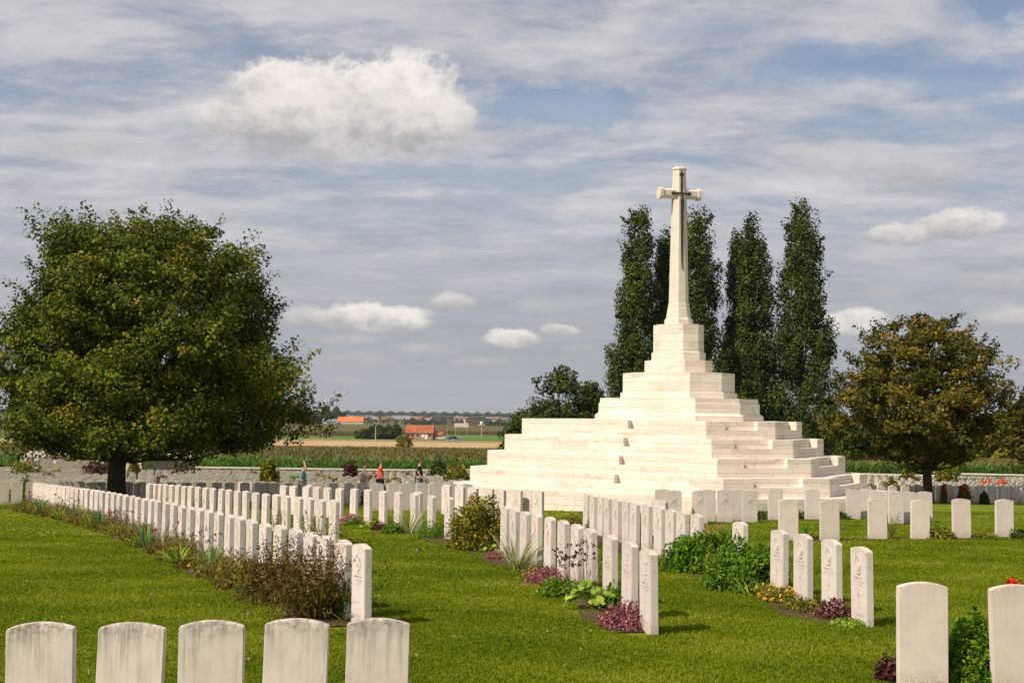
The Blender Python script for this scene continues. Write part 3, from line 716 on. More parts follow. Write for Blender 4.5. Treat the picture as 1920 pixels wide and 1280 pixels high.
def plant_loc(px, py): return hit(px, py, 0)
def P_mound(loc, r, h, mat, n=260, leaf=.035, name='garden_plant', flowers=None, nf=14, fsize=.03, aspect=.55, bl=0, blm=None):
    n = int(n * 2.0); G = Geo(); d = unit(rng.normal(size=(n, 3))); d[:, 2] = np.abs(d[:, 2])
    rr = rng.random(n) ** .35
    lump = 1 + .22 * np.sin(d[:, 0] * 5 + loc[0] * 7) * np.cos(d[:, 1] * 6 + loc[1] * 3)
    c = loc + d * (rr * lump)[:, None] * np.array([r, r, h]) + np.array([0, 0, .01])
    leaves(G, c, leaf * 1.25 * (.6 + .8 * rng.random(n)), aspect, .4, out=d * .8)
    if bl: 
        az = rng.random(bl) * 6.28; blades(G, loc + np.stack([np.cos(az), np.sin(az), 0 * az], 1) * r * .3, az, .5 + .4 * rng.random(bl), h * 1.3, .010, .2)
    o = G.build(name, mat, loc=loc)
    if flowers:
        Gf = Geo(); d = unit(rng.normal(size=(nf, 3))); d[:, 2] = np.abs(d[:, 2]) + .25; d = unit(d)
        fc_ = d * np.array([r, r, h]) * 1.05
        fc_ = np.repeat(fc_, 7, 0) + rng.normal(size=(nf * 7, 3)) * fsize * .35
        leaves(Gf, fc_, fsize, .8, .5); Gf.build('flowers', M[flowers], parent=o)
    return o
def P_iris(loc, h, n=16, mat='iris', spread=.25, w_=.035, name='iris_plant'):
    G = Geo(); az = rng.random(n) * 6.28
    base = loc + np.stack([np.cos(az), np.sin(az), 0 * az], 1) * (rng.random(n) * .07)[:, None]
    blades(G, base, az, spread * (.3 + rng.random(n)), h * (.55 + .5 * rng.random(n)), w_, .08 + .12 * rng.random(n), seg=4)
    return G.build(name, M[mat], loc=loc)
def P_rose(loc, h, r, nf=2, fcol='red', n=150, mat='green', name='rose_bush', leafs=.03, ns=9, stemw=.006):
    G = Geo(); Gl = Geo(); Gf = Geo(); tips = []
    for k in range(ns):
        a = rng.random() * 6.28; rr = r * (.2 + .8 * rng.random()); hh = h * (.55 + .45 * rng.random())
        p = [np.zeros(3)]; m = 4
        for i in range(1, m + 1):
            t = i / m; p.append(np.array([math.cos(a) * rr * t ** 1.3, math.sin(a) * rr * t ** 1.3, hh * t]) + rng.normal(size=3) * .012 * h)
        tube(G, p, [stemw * (1 - .6 * i / m) for i in range(m + 1)], 4, .3, False); tips.append(p[-1])
        k2 = n // ns; t = rng.random(k2) * .75 + .25; idx = np.clip((t * m).astype(int), 0, m - 1); P_ = np.array(p)
        c = P_[idx] + (P_[idx + 1] - P_[idx]) * (t * m - idx)[:, None] + rng.normal(size=(k2, 3)) * .03
        leaves(Gl, c, leafs, .6, .4)
    o = Gl.build(name, M[mat], loc=np.zeros(3)); o.location = loc
    G.build('stems', M['stem'], parent=o)
    if nf:
        for t in tips[:nf]:
            leaves(Gf, t + rng.normal(size=(22, 3)) * .014, .032, .9, .6)
        Gf.build('flowers', M[fcol], parent=o)
    return o
def P_seed(loc, h, r, n=22, mat='plum', head=.016, name='seedhead_plant', hm='plum'):
    G = Geo(); Gf = Geo()
    az = rng.random(n) * 6.28; L = h * (.6 + .4 * rng.random(n)); lean = .12 + r / h * .55 * rng.random(n)
    base = np.stack([np.cos(az), np.sin(az), 0 * az], 1) * r * .25
    blades(G, base, az, lean, L, .006, .05, seg=3)
    top = base + np.stack([np.cos(az), np.sin(az), 0 * az], 1) * ((np.sin(lean) + .05) * L)[:, None]; top[:, 2] = np.cos(lean) * L - .045 * L
    leaves(Gf, np.repeat(top, 8, 0) + rng.normal(size=(n * 8, 3)) * head * .6, head * 1.4, .8, .2)
    k = 70; d = rng.normal(size=(k, 3)) * np.array([r * .5, r * .5, h * .18]); d[:, 2] = np.abs(d[:, 2]); leaves(G, d, .03, .5, .3)
    o = G.build(name, M[mat], loc=np.zeros(3)); o.location = loc
    Gf.build('seed_heads', M[hm], parent=o); return o
def P_hosta(loc, r, h, n=26, mat='lime', leaf=.11, name='broadleaf_plant'):
    G = Geo(); az = rng.random(n) * 6.28; rr = r * (.3 + .7 * rng.random(n))
    c = np.stack([np.cos(az) * rr, np.sin(az) * rr, h * (.35 + .65 * rng.random(n)) * (1.1 - rr / r * .5)], 1)
    out = np.stack([np.cos(az), np.sin(az), 0 * az], 1)
    nr = unit(out * .55 + np.array([0, 0, 1.]) + rng.normal(size=(n, 3)) * .25); a = unit(np.cross(np.cross(nr, out), nr)); b = np.cross(nr, a)
    s = leaf * (.6 + .5 * rng.random(n))[:, None]
    for (t0, w0, t1, w1) in ((-.5, .12, -.2, .36), (-.2, .36, .15, .38), (.15, .38, .5, .03)):
        G.quads(np.stack([c + a * s * t0 - b * s * w0, c + a * s * t0 + b * s * w0, c + a * s * t1 + b * s * w1 - nr * s * .06, c + a * s * t1 - b * s * w1 - nr * s * .06], 1), rng.random(n))
    blades(G, np.zeros((n, 3)), az, .6, r * .9, .008, .1)
    o = G.build(name, M[mat], loc=np.zeros(3)); o.location = loc; return o
def P_lily(loc, h, r, name='dried_lily_clump'):
    G = Geo(); n = 170; az = rng.random(n) * 6.28
    base = np.stack([np.cos(az), np.sin(az), 0 * az], 1) * (r * .35 * rng.random(n))[:, None]
    blades(G, base, az, .05 + 1.1 * rng.random(n), h * (.35 + .6 * rng.random(n)), .013, .1 + .7 * rng.random(n), tint=rng.random(n) ** 1.3, seg=5)
    o = G.build(name, M['brown'], loc=np.zeros(3)); o.location = loc
    Gx = Geo(); k_ = 3400; c = rng.normal(size=(k_, 3)) * np.array([r * .46, r * .36, h * .17]) + np.array([0, 0, h * .34]); c[:, 2] = np.abs(c[:, 2]); leaves(Gx, c, .07, .24, .1, tint=rng.random(k_) ** 1.5 * .8); Gx.build('withered_leaves', M['brown'], parent=o)
    G2 = Geo(); n = 240; az = rng.random(n) * 6.28
    base = np.stack([np.cos(az), np.sin(az), 0 * az], 1) * (r * .3 * rng.random(n))[:, None]
    blades(G2, base, az, .3 + .5 * rng.random(n), h * (.35 + .35 * rng.random(n)), .016, .2, seg=4)
    G2.build('green_blades', M['olive'], parent=o)
    G3 = Geo(); n = 46; az = rng.random(n) * 6.28; L = h * (.75 + .35 * rng.random(n)); lean = .1 + .6 * rng.random(n)
    blades(G3, np.zeros((n, 3)), az, lean, L, .009, .12, tint=.2, seg=4)
    top = np.stack([np.cos(az), np.sin(az), 0 * az], 1) * ((np.sin(lean) + .12) * L)[:, None]; top[:, 2] = np.cos(lean) * L - .1 * L
    leaves(G3, np.repeat(top, 10, 0) + rng.normal(size=(n * 10, 3)) * .03, .04, .35, .1, tint=.25 * rng.random(n * 10))
    G3.build('seed_pods', M['brown'], parent=o)
    G4 = Geo(); c = rng.normal(size=(10, 3)) * np.array([r * .6, r * .4, h * .2]) + np.array([0, 0, h * .8])
    leaves(G4, np.repeat(c, 5, 0) + rng.normal(size=(50, 3)) * .012, .026, .8); G4.build('flowers', M['violet'], parent=o)
    return o

def foot(rowkey, i, t=.22, along=0.0):
    x, y, az = ROWS[rowkey][i]; nx_, ny_ = math.sin(az), -math.cos(az)
    qx = x + nx_ * t + math.cos(az) * along; qy = y + ny_ * t + math.sin(az) * along
    return np.array([qx, qy, float(gz(qx, qy))])
PG = 'garden plants in the headstone borders'
RN = {'one': 'the long leftmost row', 'two': 'the second left row', 'three': 'the middle row', 'four': 'the row by leafy bushes'}
def lab(kind, key, i): return f'{kind} at the foot of {ordn(i + 1)} headstone in {RN[key]}'
# -- row one: near end specials then an alternating border
tag(P_iris(hit(644, 1160), .56, 12, 'iris', .25, .055), 'tall broad grey-green iris blades beside nearest headstone of the long leftmost row', 'plant', PG)
tag(P_lily(hit(596, 1158), .98, .58), 'big dried daylily clump with violet flowers before the long leftmost row', 'plant', PG)
tag(P_lily(hit(520, 1126), .70, .5), 'smaller withered daylily clump behind the big one', 'plant', PG)
kinds1 = ['brown', 'yiris', 'olive', 'brown', 'iris', 'gold', 'seed', 'yiris', 'olive', 'brown', 'rose', 'iris', 'yiris', 'brown', 'olive', 'seed', 'yiris', 'brown', 'rose', 'iris']
for i in range(4, 43):
    k = kinds1[(i - 4) % len(kinds1)]; t = (.36 if 'iris' in k else .20) + .12 * random.random(); L0 = foot('one', i, t)
    if k == 'olive': o = P_mound(L0, .36, .34, M['olive'], 950, .04, name='border_plant', bl=40, aspect=.3); s = 'olive green wispy mound'
    elif k == 'brown': o = P_mound(L0, .38, .38, M['brown'], 1000, .035, name='border_plant', bl=40, aspect=.35); s = 'brownish wispy mound'
    elif k == 'iris': o = P_iris(L0, .60, 30, 'iris', .3, .042); s = 'upright green iris blades'
    elif k == 'yiris': o = P_iris(L0, .42, 50, 'lime', .9, .028); s = 'splayed yellow-green iris blades'
    elif k == 'gold': o = P_mound(L0, .3, .3, M['olive'], 560, .04, name='border_plant', flowers='gold', nf=12, fsize=.04); s = 'green mound with golden flowers'
    elif k == 'rose': o = P_rose(L0, .6, .24, 2, 'red', 220, 'olive'); s = 'thin red rose'
    else: o = P_seed(L0, .62, .3, 40); s = 'dark thin-stemmed seedheads'
    tag(o, lab(s, 'one', i), 'plant', PG)
    if i % 2 == 0:
        o = P_mound(foot('one', i, .44 + .06 * random.random(), .2), .22, .18, M['brown' if i % 4 else 'olive'], 320, .035, name='edging_plant', bl=16)
        tag(o, lab('low trailing edging tuft', 'one', i), 'plant', PG)
# -- row two
for i, k in ((0, 'rose'), (1, 'rose2'), (4, 'rose'), (13, 'seed'), (18, 'rose2'), (21, 'seed'), (25, 'rose')):
    o = P_rose(foot('two', i, .25), .55, .25, 1 if k == 'rose' else 0, 'red', 190, 'olive') if k != 'seed' else P_seed(foot('two', i, .2), .55, .18, 12)
    tag(o, lab({'rose': 'leggy rose with bloom', 'rose2': 'leafy rose without blooms', 'seed': 'dark seedheads'}[k], 'two', i), 'plant', PG)
# -- row three, placed by where they stand
def put(o, label): return tag(o, label, 'plant', PG)
def at0(px, py): return hit(px, py, 0)
put(P_mound(at0(1176, 1178), .29, .26, M['sedum'], 1000, .022, 'sedum_plant', aspect=.9), 'purple-pink sedum cushion beside nearest headstone of the middle row')
put(P_seed(at0(1196, 1150), .42, .18, 12, 'brown'), 'brown twiggy stems rising behind the nearest sedum cushion')
put(P_hosta(at0(1112, 1142), .36, .36, 60, leaf=.13), 'lime broad-leaved plant in the middle row border')
put(P_mound(at0(1152, 1142), .18, .28, M['green'], 260, .045, 'border_plant'), 'small dark leafy clump between lime plant and sedum')
put(P_seed(at0(1100, 1120), .72, .42, 70, 'brown', head=.022), 'tall dark seedheads behind the lime broad-leaved plant')
put(P_mound(at0(1050, 1118), .28, .24, M['green'], 420, .04, 'border_plant'), 'dark green leafy mound left of the lime plant')
put(P_mound(at0(1024, 1094), .32, .22, M['sedum'], 620, .022, 'sedum_plant', aspect=.9), 'second sedum cushion, left of the dark green mound')
put(P_iris(at0(968, 1068), .78, 70, 'varieg', .75, .022, 'yucca_plant'), 'cream-striped yucca with stiff spiky leaves in the middle row border')
put(P_mound(at0(1005, 1078), .24, .16, M['olive'], 400, .03, 'border_plant', bl=40), 'olive tuft right under the striped yucca')
put(P_seed(at0(1020, 1052), .6, .38, 50, 'brown', head=.02), 'reddish seedheads right of the striped yucca')
put(P_mound(at0(930, 1048), .16, .12, M['sedum'], 420, .022, 'sedum_plant', aspect=.9), 'small sedum cushion between yellow bush and striped yucca')
put(P_hosta(at0(917, 1035), .18, .20, 20, leaf=.09), 'small lime broad-leaved plant below the yellow bush')
put(P_mound(at0(898, 1030), .50, .88, M['yellow'], 6500, .04, 'flowering_bush', flowers='gold', nf=50, fsize=.03), 'large yellow flowering bush in the middle row')
put(P_seed(at0(838, 1012), .36, .2, 18, 'plum'), 'plum-coloured seedheads left of the yellow bush')
put(P_rose(at0(822, 1006), .25, .15, 1, 'red', 80), 'tiny rose with red bloom left of the plum seedheads')
put(P_mound(at0(808, 1008), .32, .30, M['green'], 700, .04, 'border_plant', aspect=.3), 'feathery green clump between striped yucca and yellow bush')
put(P_iris(at0(768, 1000), .80, 60, 'varieg', .65, .024, 'yucca_plant'), 'cream-striped yucca nearest the walkers, far end of the middle row')
put(P_mound(at0(738, 1000), .28, .22, M['green'], 420, .045, 'border_plant'), 'green leafy mound left of the far striped yucca')
put(P_mound(at0(712, 994), .20, .18, M['plum'], 360, .03, 'border_plant'), 'plum leafy mound beside lime plant, far middle row')
put(P_hosta(at0(687, 990), .24, .16, 26, leaf=.09), 'lime low leafy plant, far end of middle row')
put(P_mound(at0(660, 984), .30, .22, M['green'], 420, .035, 'astilbe_plant', flowers='pink', nf=40, fsize=.05), 'pink astilbe near the end of second left row')
# -- row four
put(P_mound(at0(1590, 1174), .20, .07, M['lime'], 420, .028, 'ground_cover_plant'), 'yellow-green ground cover at the nearest headstone by the leafy bushes')
put(P_mound(at0(1563, 1160), .19, .20, M['plum'], 300, .03, 'herb_plant', flowers='sedum', nf=60, fsize=.025), 'mauve flowering herb cushion between two nearest right headstones')
put(P_mound(at0(1512, 1146), .24, .13, M['olive'], 460, .03, 'border_plant'), 'pale olive low cushion left of the mauve herb')
put(P_mound(at0(1478, 1128), .36, .16, M['olive'], 640, .03, 'border_plant', flowers='gold', nf=26, fsize=.03), 'low mound dotted with golden flowers by the leafy bushes')
put(P_mound(at0(1440, 1118), .20, .15, M['olive'], 300, .03, 'border_plant', flowers='gold', nf=10, fsize=.03), 'small gold-dotted mound left of the larger one')
put(P_iris(at0(1408, 1116), .28, 26, 'lime', .6, .018), 'yellow-green grassy tuft under the large leafy bush')
put(P_rose(at0(1462, 1105), .6, .18, 0, 'red', 110, 'brown'), 'leggy brown rose in front of a right-hand headstone')
put(P_mound(at0(1390, 1104), .50, .58, M['green'], 3600, .06, 'leafy_bush', aspect=.38), 'large fresh green leafy bush, nearer of the pair')
put(P_mound(at0(1430, 1100), .34, .52, M['green'], 2200, .06, 'leafy_bush', aspect=.38), 'fresh green bush touching the fourth right-hand headstone')
put(P_mound(at0(1333, 1078), .14, .30, M['brown'], 260, .05, 'border_plant'), 'reddish-brown spurge between the two green bushes')
put(P_mound(at0(1298, 1072), .44, .52, M['green'], 2800, .06, 'leafy_bush', aspect=.38), 'large fresh green leafy bush, farther of the pair')
put(P_mound(at0(1350, 1060), .44, .48, M['green'], 2600, .06, 'leafy_bush', aspect=.38), 'fresh green bush behind the reddish spurge')
put(P_seed(at0(1325, 1040), .55, .35, 40, 'pink', hm='pink'), 'airy pinkish grass heads behind the green bushes')
put(P_mound(at0(1247, 1036), .24, .20, M['whitef'], 200, .04, 'white_lily_plant', aspect=.3, bl=30), 'pale white-flowered plant left of the green bushes')
put(P_seed(at0(1240, 1026), .4, .25, 22, 'brown'), 'dark seedheads above the pale flowers')
put(P_mound(at0(1185, 1006), .28, .30, M['green'], 500, .04, 'aster_plant'), 'leafy green clump under the purple aster')
put(P_rose(at0(1172, 1004), .62, .2, 6, 'violet', 150, 'olive', 'aster_plant'), 'purple aster spire in the far end of the bushy row')
put(P_mound(at0(1116, 994), .24, .30, M['dark'], 500, .04, 'border_plant', aspect=.3), 'round dark green dwarf conifer before the monument lawn')
put(P_mound(at0(1076, 985), .2, .26, M['brown'], 260, .035, 'border_plant'), 'brown leafy clump on the grass before the monument')
# -- rows six, seven, foreground right
for i, (px, py, r, h) in enumerate([(1432, 973, .5, .2), (1478, 972, .5, .2), (1560, 972, .5, .2), (1625, 970, .45, .2)]):
    put(P_mound(at0(px, py), r, h, M['dark'], 620, .06, 'low_hedge'), f'low dark ground cover, {ordn(i + 1)} from left along the monument-foot headstones')
put(P_mound(at0(1505, 962), .22, .4, M['green'], 300, .06, 'leafy_bush'), 'bright green little shrub among the monument-foot headstones')
put(P_rose(at0(1391, 974), .55, .3, 0, 'red', 240, 'brown'), 'bare brown rose before the monument')
put(P_mound(at0(1302, 966), .28, .42, M['green'], 380, .06, 'leafy_bush'), 'green shrub beside the first badge-bearing headstone')
put(P_mound(at0(1330, 976), .3, .18, M['brown'], 300, .05, 'border_plant'), 'brownish low clump beside the badge-bearing headstones')
put(P_iris(at0(1513, 1004), .34, 22, 'green', .3, .035), 'dark green iris fan between first two headstones of spaced row')
put(P_mound(at0(1528, 1010), .3, .12, M['olive'], 300, .04, 'border_plant'), 'olive tuft at the second headstone of spaced row')
put(P_rose(at0(1672, 1008), .62, .22, 0, 'red', 220, 'olive'), 'tall leggy rose between headstones on the right lawn')
put(P_mound(at0(1760, 1010), .34, .24, M['olive'], 420, .05, 'border_plant', bl=30), 'olive shrub between fourth and fifth spaced headstones')
put(P_mound(at0(1846, 1010), .26, .14, M['olive'], 300, .045, 'border_plant', bl=30), 'low olive tuft before the last spaced headstone')
put(P_mound(at0(1912, 1010), .24, .2, M['dark'], 300, .045, 'border_plant'), 'dark tuft at the right frame edge by the spaced row')
put(P_mound(hit(1822, 1279), .26, .50, M['green'], 2600, .042, 'leafy_bush', aspect=.45), 'dark green shrub between the two large right foreground headstones')
put(P_mound(hit(1822, 1240), .17, .40, M['dark'], 900, .03, 'conifer_bush', aspect=.3), 'feathery dark conifer behind the foreground shrub')
put(P_mound(hit(1664, 1276), .10, .18, M['plum'], 220, .04, 'border_plant'), 'small plum-leaved shrub left of the large right headstone')
put(P_rose(hit(1662, 1272), .26, .1, 0, 'red', 60, 'green'), 'green sprig above the small plum-leaved shrub')
o = P_iris(hit(1918, 1130), .30, 14, 'lime', .5, .04, 'canna_plant'); put(o, 'red-flowered canna with lime leaves at the right edge')
Gf = Geo(); leaves(Gf, rng.normal(size=(60, 3)) * .03 + np.array([-.10, 0, .22]), .07, .8); Gf.build('flowers', M['red'], parent=o)
# plants round the walkers, left edge and back field
bk = [(30, 940, .5, .5, 'green', 'pink'), (48, 938, .3, .9, 'dark', None), (435, 905, .6, .8, 'yellow', None), (495, 925, .3, .7, 'olive', 'red'), (440, 932, .3, .8, 'olive', 'red'), (690, 945, .3, .55, 'dark', 'orange'), (735, 940, .4, .45, 'green', None),
      (797, 940, .4, .8, 'olive', 'orange'), (855, 905, .9, .7, 'olive', 'orange'), (566, 935, .25, .7, 'dark', 'red')]
BKL = ['pink-flowered low shrub at the far left edge', 'dark shrub with upright shoots at the far left edge', 'rounded yellow shrub right of the big tree', 'rose with red blooms right of the big tree', 'rose with scarlet flowers left of another rose', 'dark rose with orange blooms in front of the woman', 'fresh green shrub beside red-shirted man',
       'rose with orange blooms below the black-shirted man', 'spreading grey-green shrub with orange flower left of monument', 'dark rose near the child with raised arm']
for (px, py, r, h, mt, fl), lb in zip(bk, BKL):
    put(P_mound(at0(px, py), r, h, M[mt], 420, .09, 'garden_shrub', flowers=fl, nf=7, fsize=.09), lb.replace('child', 'person'))
def shrub_at(px, ytop, ybase, wpx, dist, mat, lb, n=900, leaf=.16, name='shrub', fl=None):
    p = at(px, ybase, dist); p[2] = float(gz(p[0], p[1])); top = at(px, ytop, dist)[2]
    return put(P_mound(p, wpx / 2 * dist / 2400, max(.3, (top - p[2])), M[mat], n, leaf, name, flowers=fl, nf=16, fsize=leaf * .8), lb)
shrub_at(184, 858, 905, 62, 84, 'plum', 'dark purple barberry shrub left of the big tree trunk')
shrub_at(50, 862, 890, 70, 84, 'olive', 'white-flowered shrub in the left back field', fl='whitef')
shrub_at(658, 866, 885, 30, 88, 'plum', 'small dark purple shrub behind the woman')
shrub_at(822, 856, 890, 42, 90, 'dark', 'tall dark shrub by the back wall right of the walkers')
shrub_at(856, 868, 900, 56, 70, 'yellow', 'yellow-green shrub left of the monument')
shrub_at(505, 862, 905, 40, 66, 'yellow', 'yellow-leaved shrub under the big tree edge')
shrub_at(250, 862, 890, 24, 90, 'olive', 'olive shrub right of the big tree trunk')
shrub_at(1775, 862, 905, 52, 84, 'olive', 'large olive shrub right of the autumn tree trunk')
shrub_at(1700, 848, 885, 12, 100, 'dark', 'slim columnar evergreen by the back wall')
shrub_at(1702, 873, 890, 30, 96, 'olive', 'low olive shrub at the back wall beside the autumn tree')
shrub_at(1671, 899, 912, 34, 66, 'yellow', 'golden shrub in the right back field', fl='gold')
shrub_at(1808, 912, 945, 22, 60, 'olive', 'rose with red blooms under the autumn tree', fl='red')
shrub_at(1770, 912, 945, 8, 60, 'olive', 'narrow rose with red bloom under the autumn tree', fl='red')
shrub_at(1845, 925, 945, 14, 60, 'dark', 'small clipped dark shrub under the autumn tree')
for i, (px, py, dist, m_) in enumerate([(1722, 892, 88, 'brown'), (1850, 905, 78, 'red'), (1880, 905, 76, 'red'), (1875, 884, 98, 'olive'), (700, 885, 82, 'plum'), (600, 884, 84, 'brown'), (475, 880, 92, 'brown'), (330, 882, 90, 'plum'), (740, 892, 72, 'olive'), (620, 893, 70, 'brown'), (110, 872, 92, 'olive'), (300, 895, 70, 'plum'), (90, 888, 74, 'brown'), (555, 890, 74, 'green'), (765, 880, 92, 'olive')]):
    p = at(px, py, dist); p[2] = float(gz(p[0], p[1])) + .25
    put(P_mound(p, .5, .75, M[m_], 150, .13, 'rose_bush'), f'{dict(brown="brown", red="red-flowering", olive="olive", plum="plum", green="green")[m_]} bush above far headstones, {["near autumn trunk","right of autumn trunk","towards right edge","near right wall","behind red-shirted man","left of woman","near overhanging branch","left of raised-arm person","between two men","near raised-arm person","by flint shelter","right of big trunk","at the far left","under branch tip","near black-shirted man"][i]}')

# ------------------------------------------------------------------ trees
def crown_tree(name, base, axis_xy, prof, trunk_r, mat, nclump, nleaf, leaf, clump, label, group=None, seed=1, squash=.75, trunk_top=.45, upsweep=0, cat='tree', inner=.5, bumps=.16, nlimb=60, spikes=0):
    """prof: list of (height above base, radius). returns the thing"""
    r_ = np.random.default_rng(seed); base = np.asarray(base, float)
    t = empty(name, base); tag(t, label, cat, group)
    hs = np.array([p[0] for p in prof], float); rs = np.array([p[1] for p in prof], float)
    ax = np.array([axis_xy[0] - base[0], axis_xy[1] - base[1]])
    # clump centres, weighted by the envelope's circumference
    hh = r_.uniform(hs[0], hs[-1], nclump * 6); R = np.interp(hh, hs, rs); keep = r_.random(len(hh)) < (R / rs.max()) ** 1.2 + .05
    hh = hh[keep][:nclump]; R = R[keep][:nclump]; n = len(hh); phi = r_.random(n) * 2 * np.pi
    bump = 1 + bumps * np.sin(phi * 3 + hh * 1.3 + seed) + bumps * .8 * np.sin(phi * 5 - hh * 2.1) + bumps * .6 * np.sin(phi * 9 + hh * 4)
    rr = R * (inner + (1 - inner) * r_.random(n) ** .55) * bump
    C = np.stack([ax[0] + rr * np.cos(phi), ax[1] + rr * np.sin(phi), hh + r_.normal(size=n) * clump * .3], 1)
    G = Geo(); k = nleaf
    cs = clump * (.6 + .8 * r_.random(n))
    d = r_.normal(size=(n, k, 3)); d /= np.linalg.norm(d, axis=2, keepdims=True); rad_ = r_.random((n, k, 1)) ** .33
    sh = np.array([1, 1, squash + upsweep * 1.2])
    pts = C[:, None, :] + d * rad_ * sh * cs[:, None, None]
    if spikes:   # twigs that stand out of the outline
        m_ = r_.random(n) < spikes; dirs = np.stack([np.cos(phi), np.sin(phi), .9 + 0 * phi], 1); dirs /= np.linalg.norm(dirs, axis=1, keepdims=True)
        s_ = r_.random((n, k, 1)) ** 1 * 1.5 * cs[:, None, None]
        alt = C[:, None, :] + dirs[:, None, :] * s_ + r_.normal(size=(n, k, 3)) * .10
        sel = (m_[:, None] & (r_.random((n, k)) < .4))[:, :, None]
        pts = np.where(sel, alt, pts)
    outw = np.broadcast_to(np.stack([np.cos(phi), np.sin(phi), .5 + 0 * phi], 1)[:, None, :], pts.shape)
    tint = np.clip(r_.normal(.45, .22, (n, k)) + r_.normal(0, .16, (n, 1)), 0, 1)
    leaves(G, pts.reshape(-1, 3), leaf * (.6 + .7 * r_.random(n * k)), .75, .7, out=(outw * .7 + d * .5).reshape(-1, 3), tint=tint.reshape(-1))
    G.build('crown', mat, parent=t)
    Gt = Geo(); H_ = hs[-1]; top = H_ * trunk_top
    path = []; radii = []
    for i in range(9):
        s = i / 8; path.append([ax[0] * s ** 1.5 * .8 + math.sin(s * 5 + seed) * trunk_r * .4, ax[1] * s ** 1.5 * .8, -.2 + (top + .2) * s]); radii.append(trunk_r * (1.18 - .75 * s) * (1.25 if i == 0 else 1))
    tube(Gt, path, radii, 12, .5, False)
    sel = r_.choice(n, min(nlimb, n), replace=False); path = np.array(path)
    for j in sel:
        tgt = C[j]; z0_ = min(max(hs[0] * .8, tgt[2] * .55), top * .98); s0 = np.clip((z0_ + .2) / (top + .2), 0, 1) * 8; i0 = min(int(s0), 7); st = path[i0] + (path[i0 + 1] - path[i0]) * (s0 - i0)
        mid = (st + tgt) / 2 + np.array([0, 0, -.08 * np.linalg.norm(tgt - st) + upsweep]); r0 = trunk_r * (.22 + .2 * r_.random())
        tube(Gt, [st, st * .6 + mid * .4 + r_.normal(size=3) * .05, mid, mid * .4 + tgt * .6 + r_.normal(size=3) * .05, tgt], [r0, r0 * .75, r0 * .5, r0 * .32, r0 * .12], 6, .5, False)
    Gt.build('trunk', M['bark'], parent=t)
    return t
# big field maple on the left
D = 44.0; sc = 2400 / D
b = at(219, 925, D); b[2] = float(gz(b[0], b[1]))
def hpx(y, D, px=260): return (YH + ROLL * (px - 960) - y) / 2400 * D + EYE       # world height
axm = at(256, 700, D)
prof = [(hpx(y, D) - b[2], r / sc) for y, r in ((838, 190), (832, 240), (822, 275), (806, 292), (778, 300), (735, 305), (690, 292), (640, 268), (600, 250), (550, 232), (500, 215), (465, 194), (442, 172), (424, 140), (410, 80))]
crown_tree('maple_tree', b, (axm[0], axm[1] + 1.0), [(a * .985, r * .87) for a, r in prof], .29, M['maple'], 1250, 190, .12, .60, 'huge round dark green maple tree on the left, overhanging headstones', seed=3, inner=.55, trunk_top=.7, squash=.6, nlimb=110, spikes=.3)
# autumn maple on the right
D = 60.0; sc = 2400 / D
b = at(1738, 920, D); b[2] = float(gz(b[0], b[1])); axm = at(1735, 700, D)
prof = [(hpx(y, D, 1735) - b[2], r / sc) for y, r in ((865, 60), (845, 120), (815, 150), (780, 160), (740, 158), (700, 145), (665, 122), (635, 92), (610, 60), (590, 25))]
crown_tree('maple_tree', b, (axm[0], axm[1] + .5), prof, .20, M['autumn'], 560, 120, .15, .48, 'round maple tree turning orange-brown, standing right of the monument', seed=8, squash=.55, inner=.35, trunk_top=.75, nlimb=110, spikes=.35, bumps=.2)
D = 72.0; sc = 2400 / D; b = at(1950, 920, D); b[2] = float(gz(b[0], b[1])); axm = at(1955, 800, D)
prof = [(hpx(y, D, 1955) - b[2], r / sc) for y, r in ((880, 30), (850, 60), (800, 75), (765, 60), (740, 25))]
crown_tree('maple_tree', b, axm[:2], prof, .15, M['autumn'], 200, 55, .2, .5, 'part of a tree cut off by the right frame edge', seed=18, inner=.4)
D = 92.0; sc = 2400 / D; b = at(1765, 900, D); b[2] = float(gz(b[0], b[1])); axm = at(1765, 820, D)
prof = [(hpx(y, D, 1765) - b[2], r / sc) for y, r in ((868, 18), (850, 45), (825, 55), (800, 45), (785, 20))]
crown_tree('small_tree', b, axm[:2], prof, .14, M['maple'], 130, 50, .22, .5, 'small green tree half hidden behind the autumn maple', seed=21)
# poplars
POP = [(1180, 386, 1205, 62, 130, 'first'), (1247, 437, 1247, 34, 133, 'second'), (1318, 376, 1303, 66, 130, 'third'), (1385, 446, 1380, 34, 134, 'x'), (1412, 408, 1413, 54, 131, 'fourth'), (1502, 385, 1503, 74, 130, 'fifth')]
plab = ['poplar left of the cross, leftmost of the tall dark poplars', 'shorter slim poplar just left of the cross shaft', 'tall dark poplar directly behind the right arm of the cross', 'lower twin spire poplar right of the cross', 'taller twin spire poplar right of the cross', 'broadest poplar, rightmost of the tall group']
for i, (px, yt, xt, hw, D, nm) in enumerate(POP):
    sc = 2400 / D; b = at(px, 900, D); b[2] = float(gz(b[0], b[1])); ax = at((px + xt) / 2, 600, D)
    Ht = hpx(yt, D, px) - b[2]
    pr = [(.06, .55), (.15, .95), (.3, 1.0), (.45, .95), (.6, .72), (.75, .6), (.88, .46), (.96, .30), (1, .08)]
    prof = [(f * Ht, w_ * hw * .87 / sc) for f, w_ in pr]
    crown_tree('poplar_tree', b, (at(px * .3 + xt * .7, 600, D)[0], D), prof, .38, M['poplar'], 400 if hw > 40 else 260, 110, .27, .72, plab[i], 'tall dark poplars behind the monument', seed=40 + i, squash=1.1, trunk_top=.9, upsweep=.5, inner=.3, bumps=.10, nlimb=50, spikes=.15)
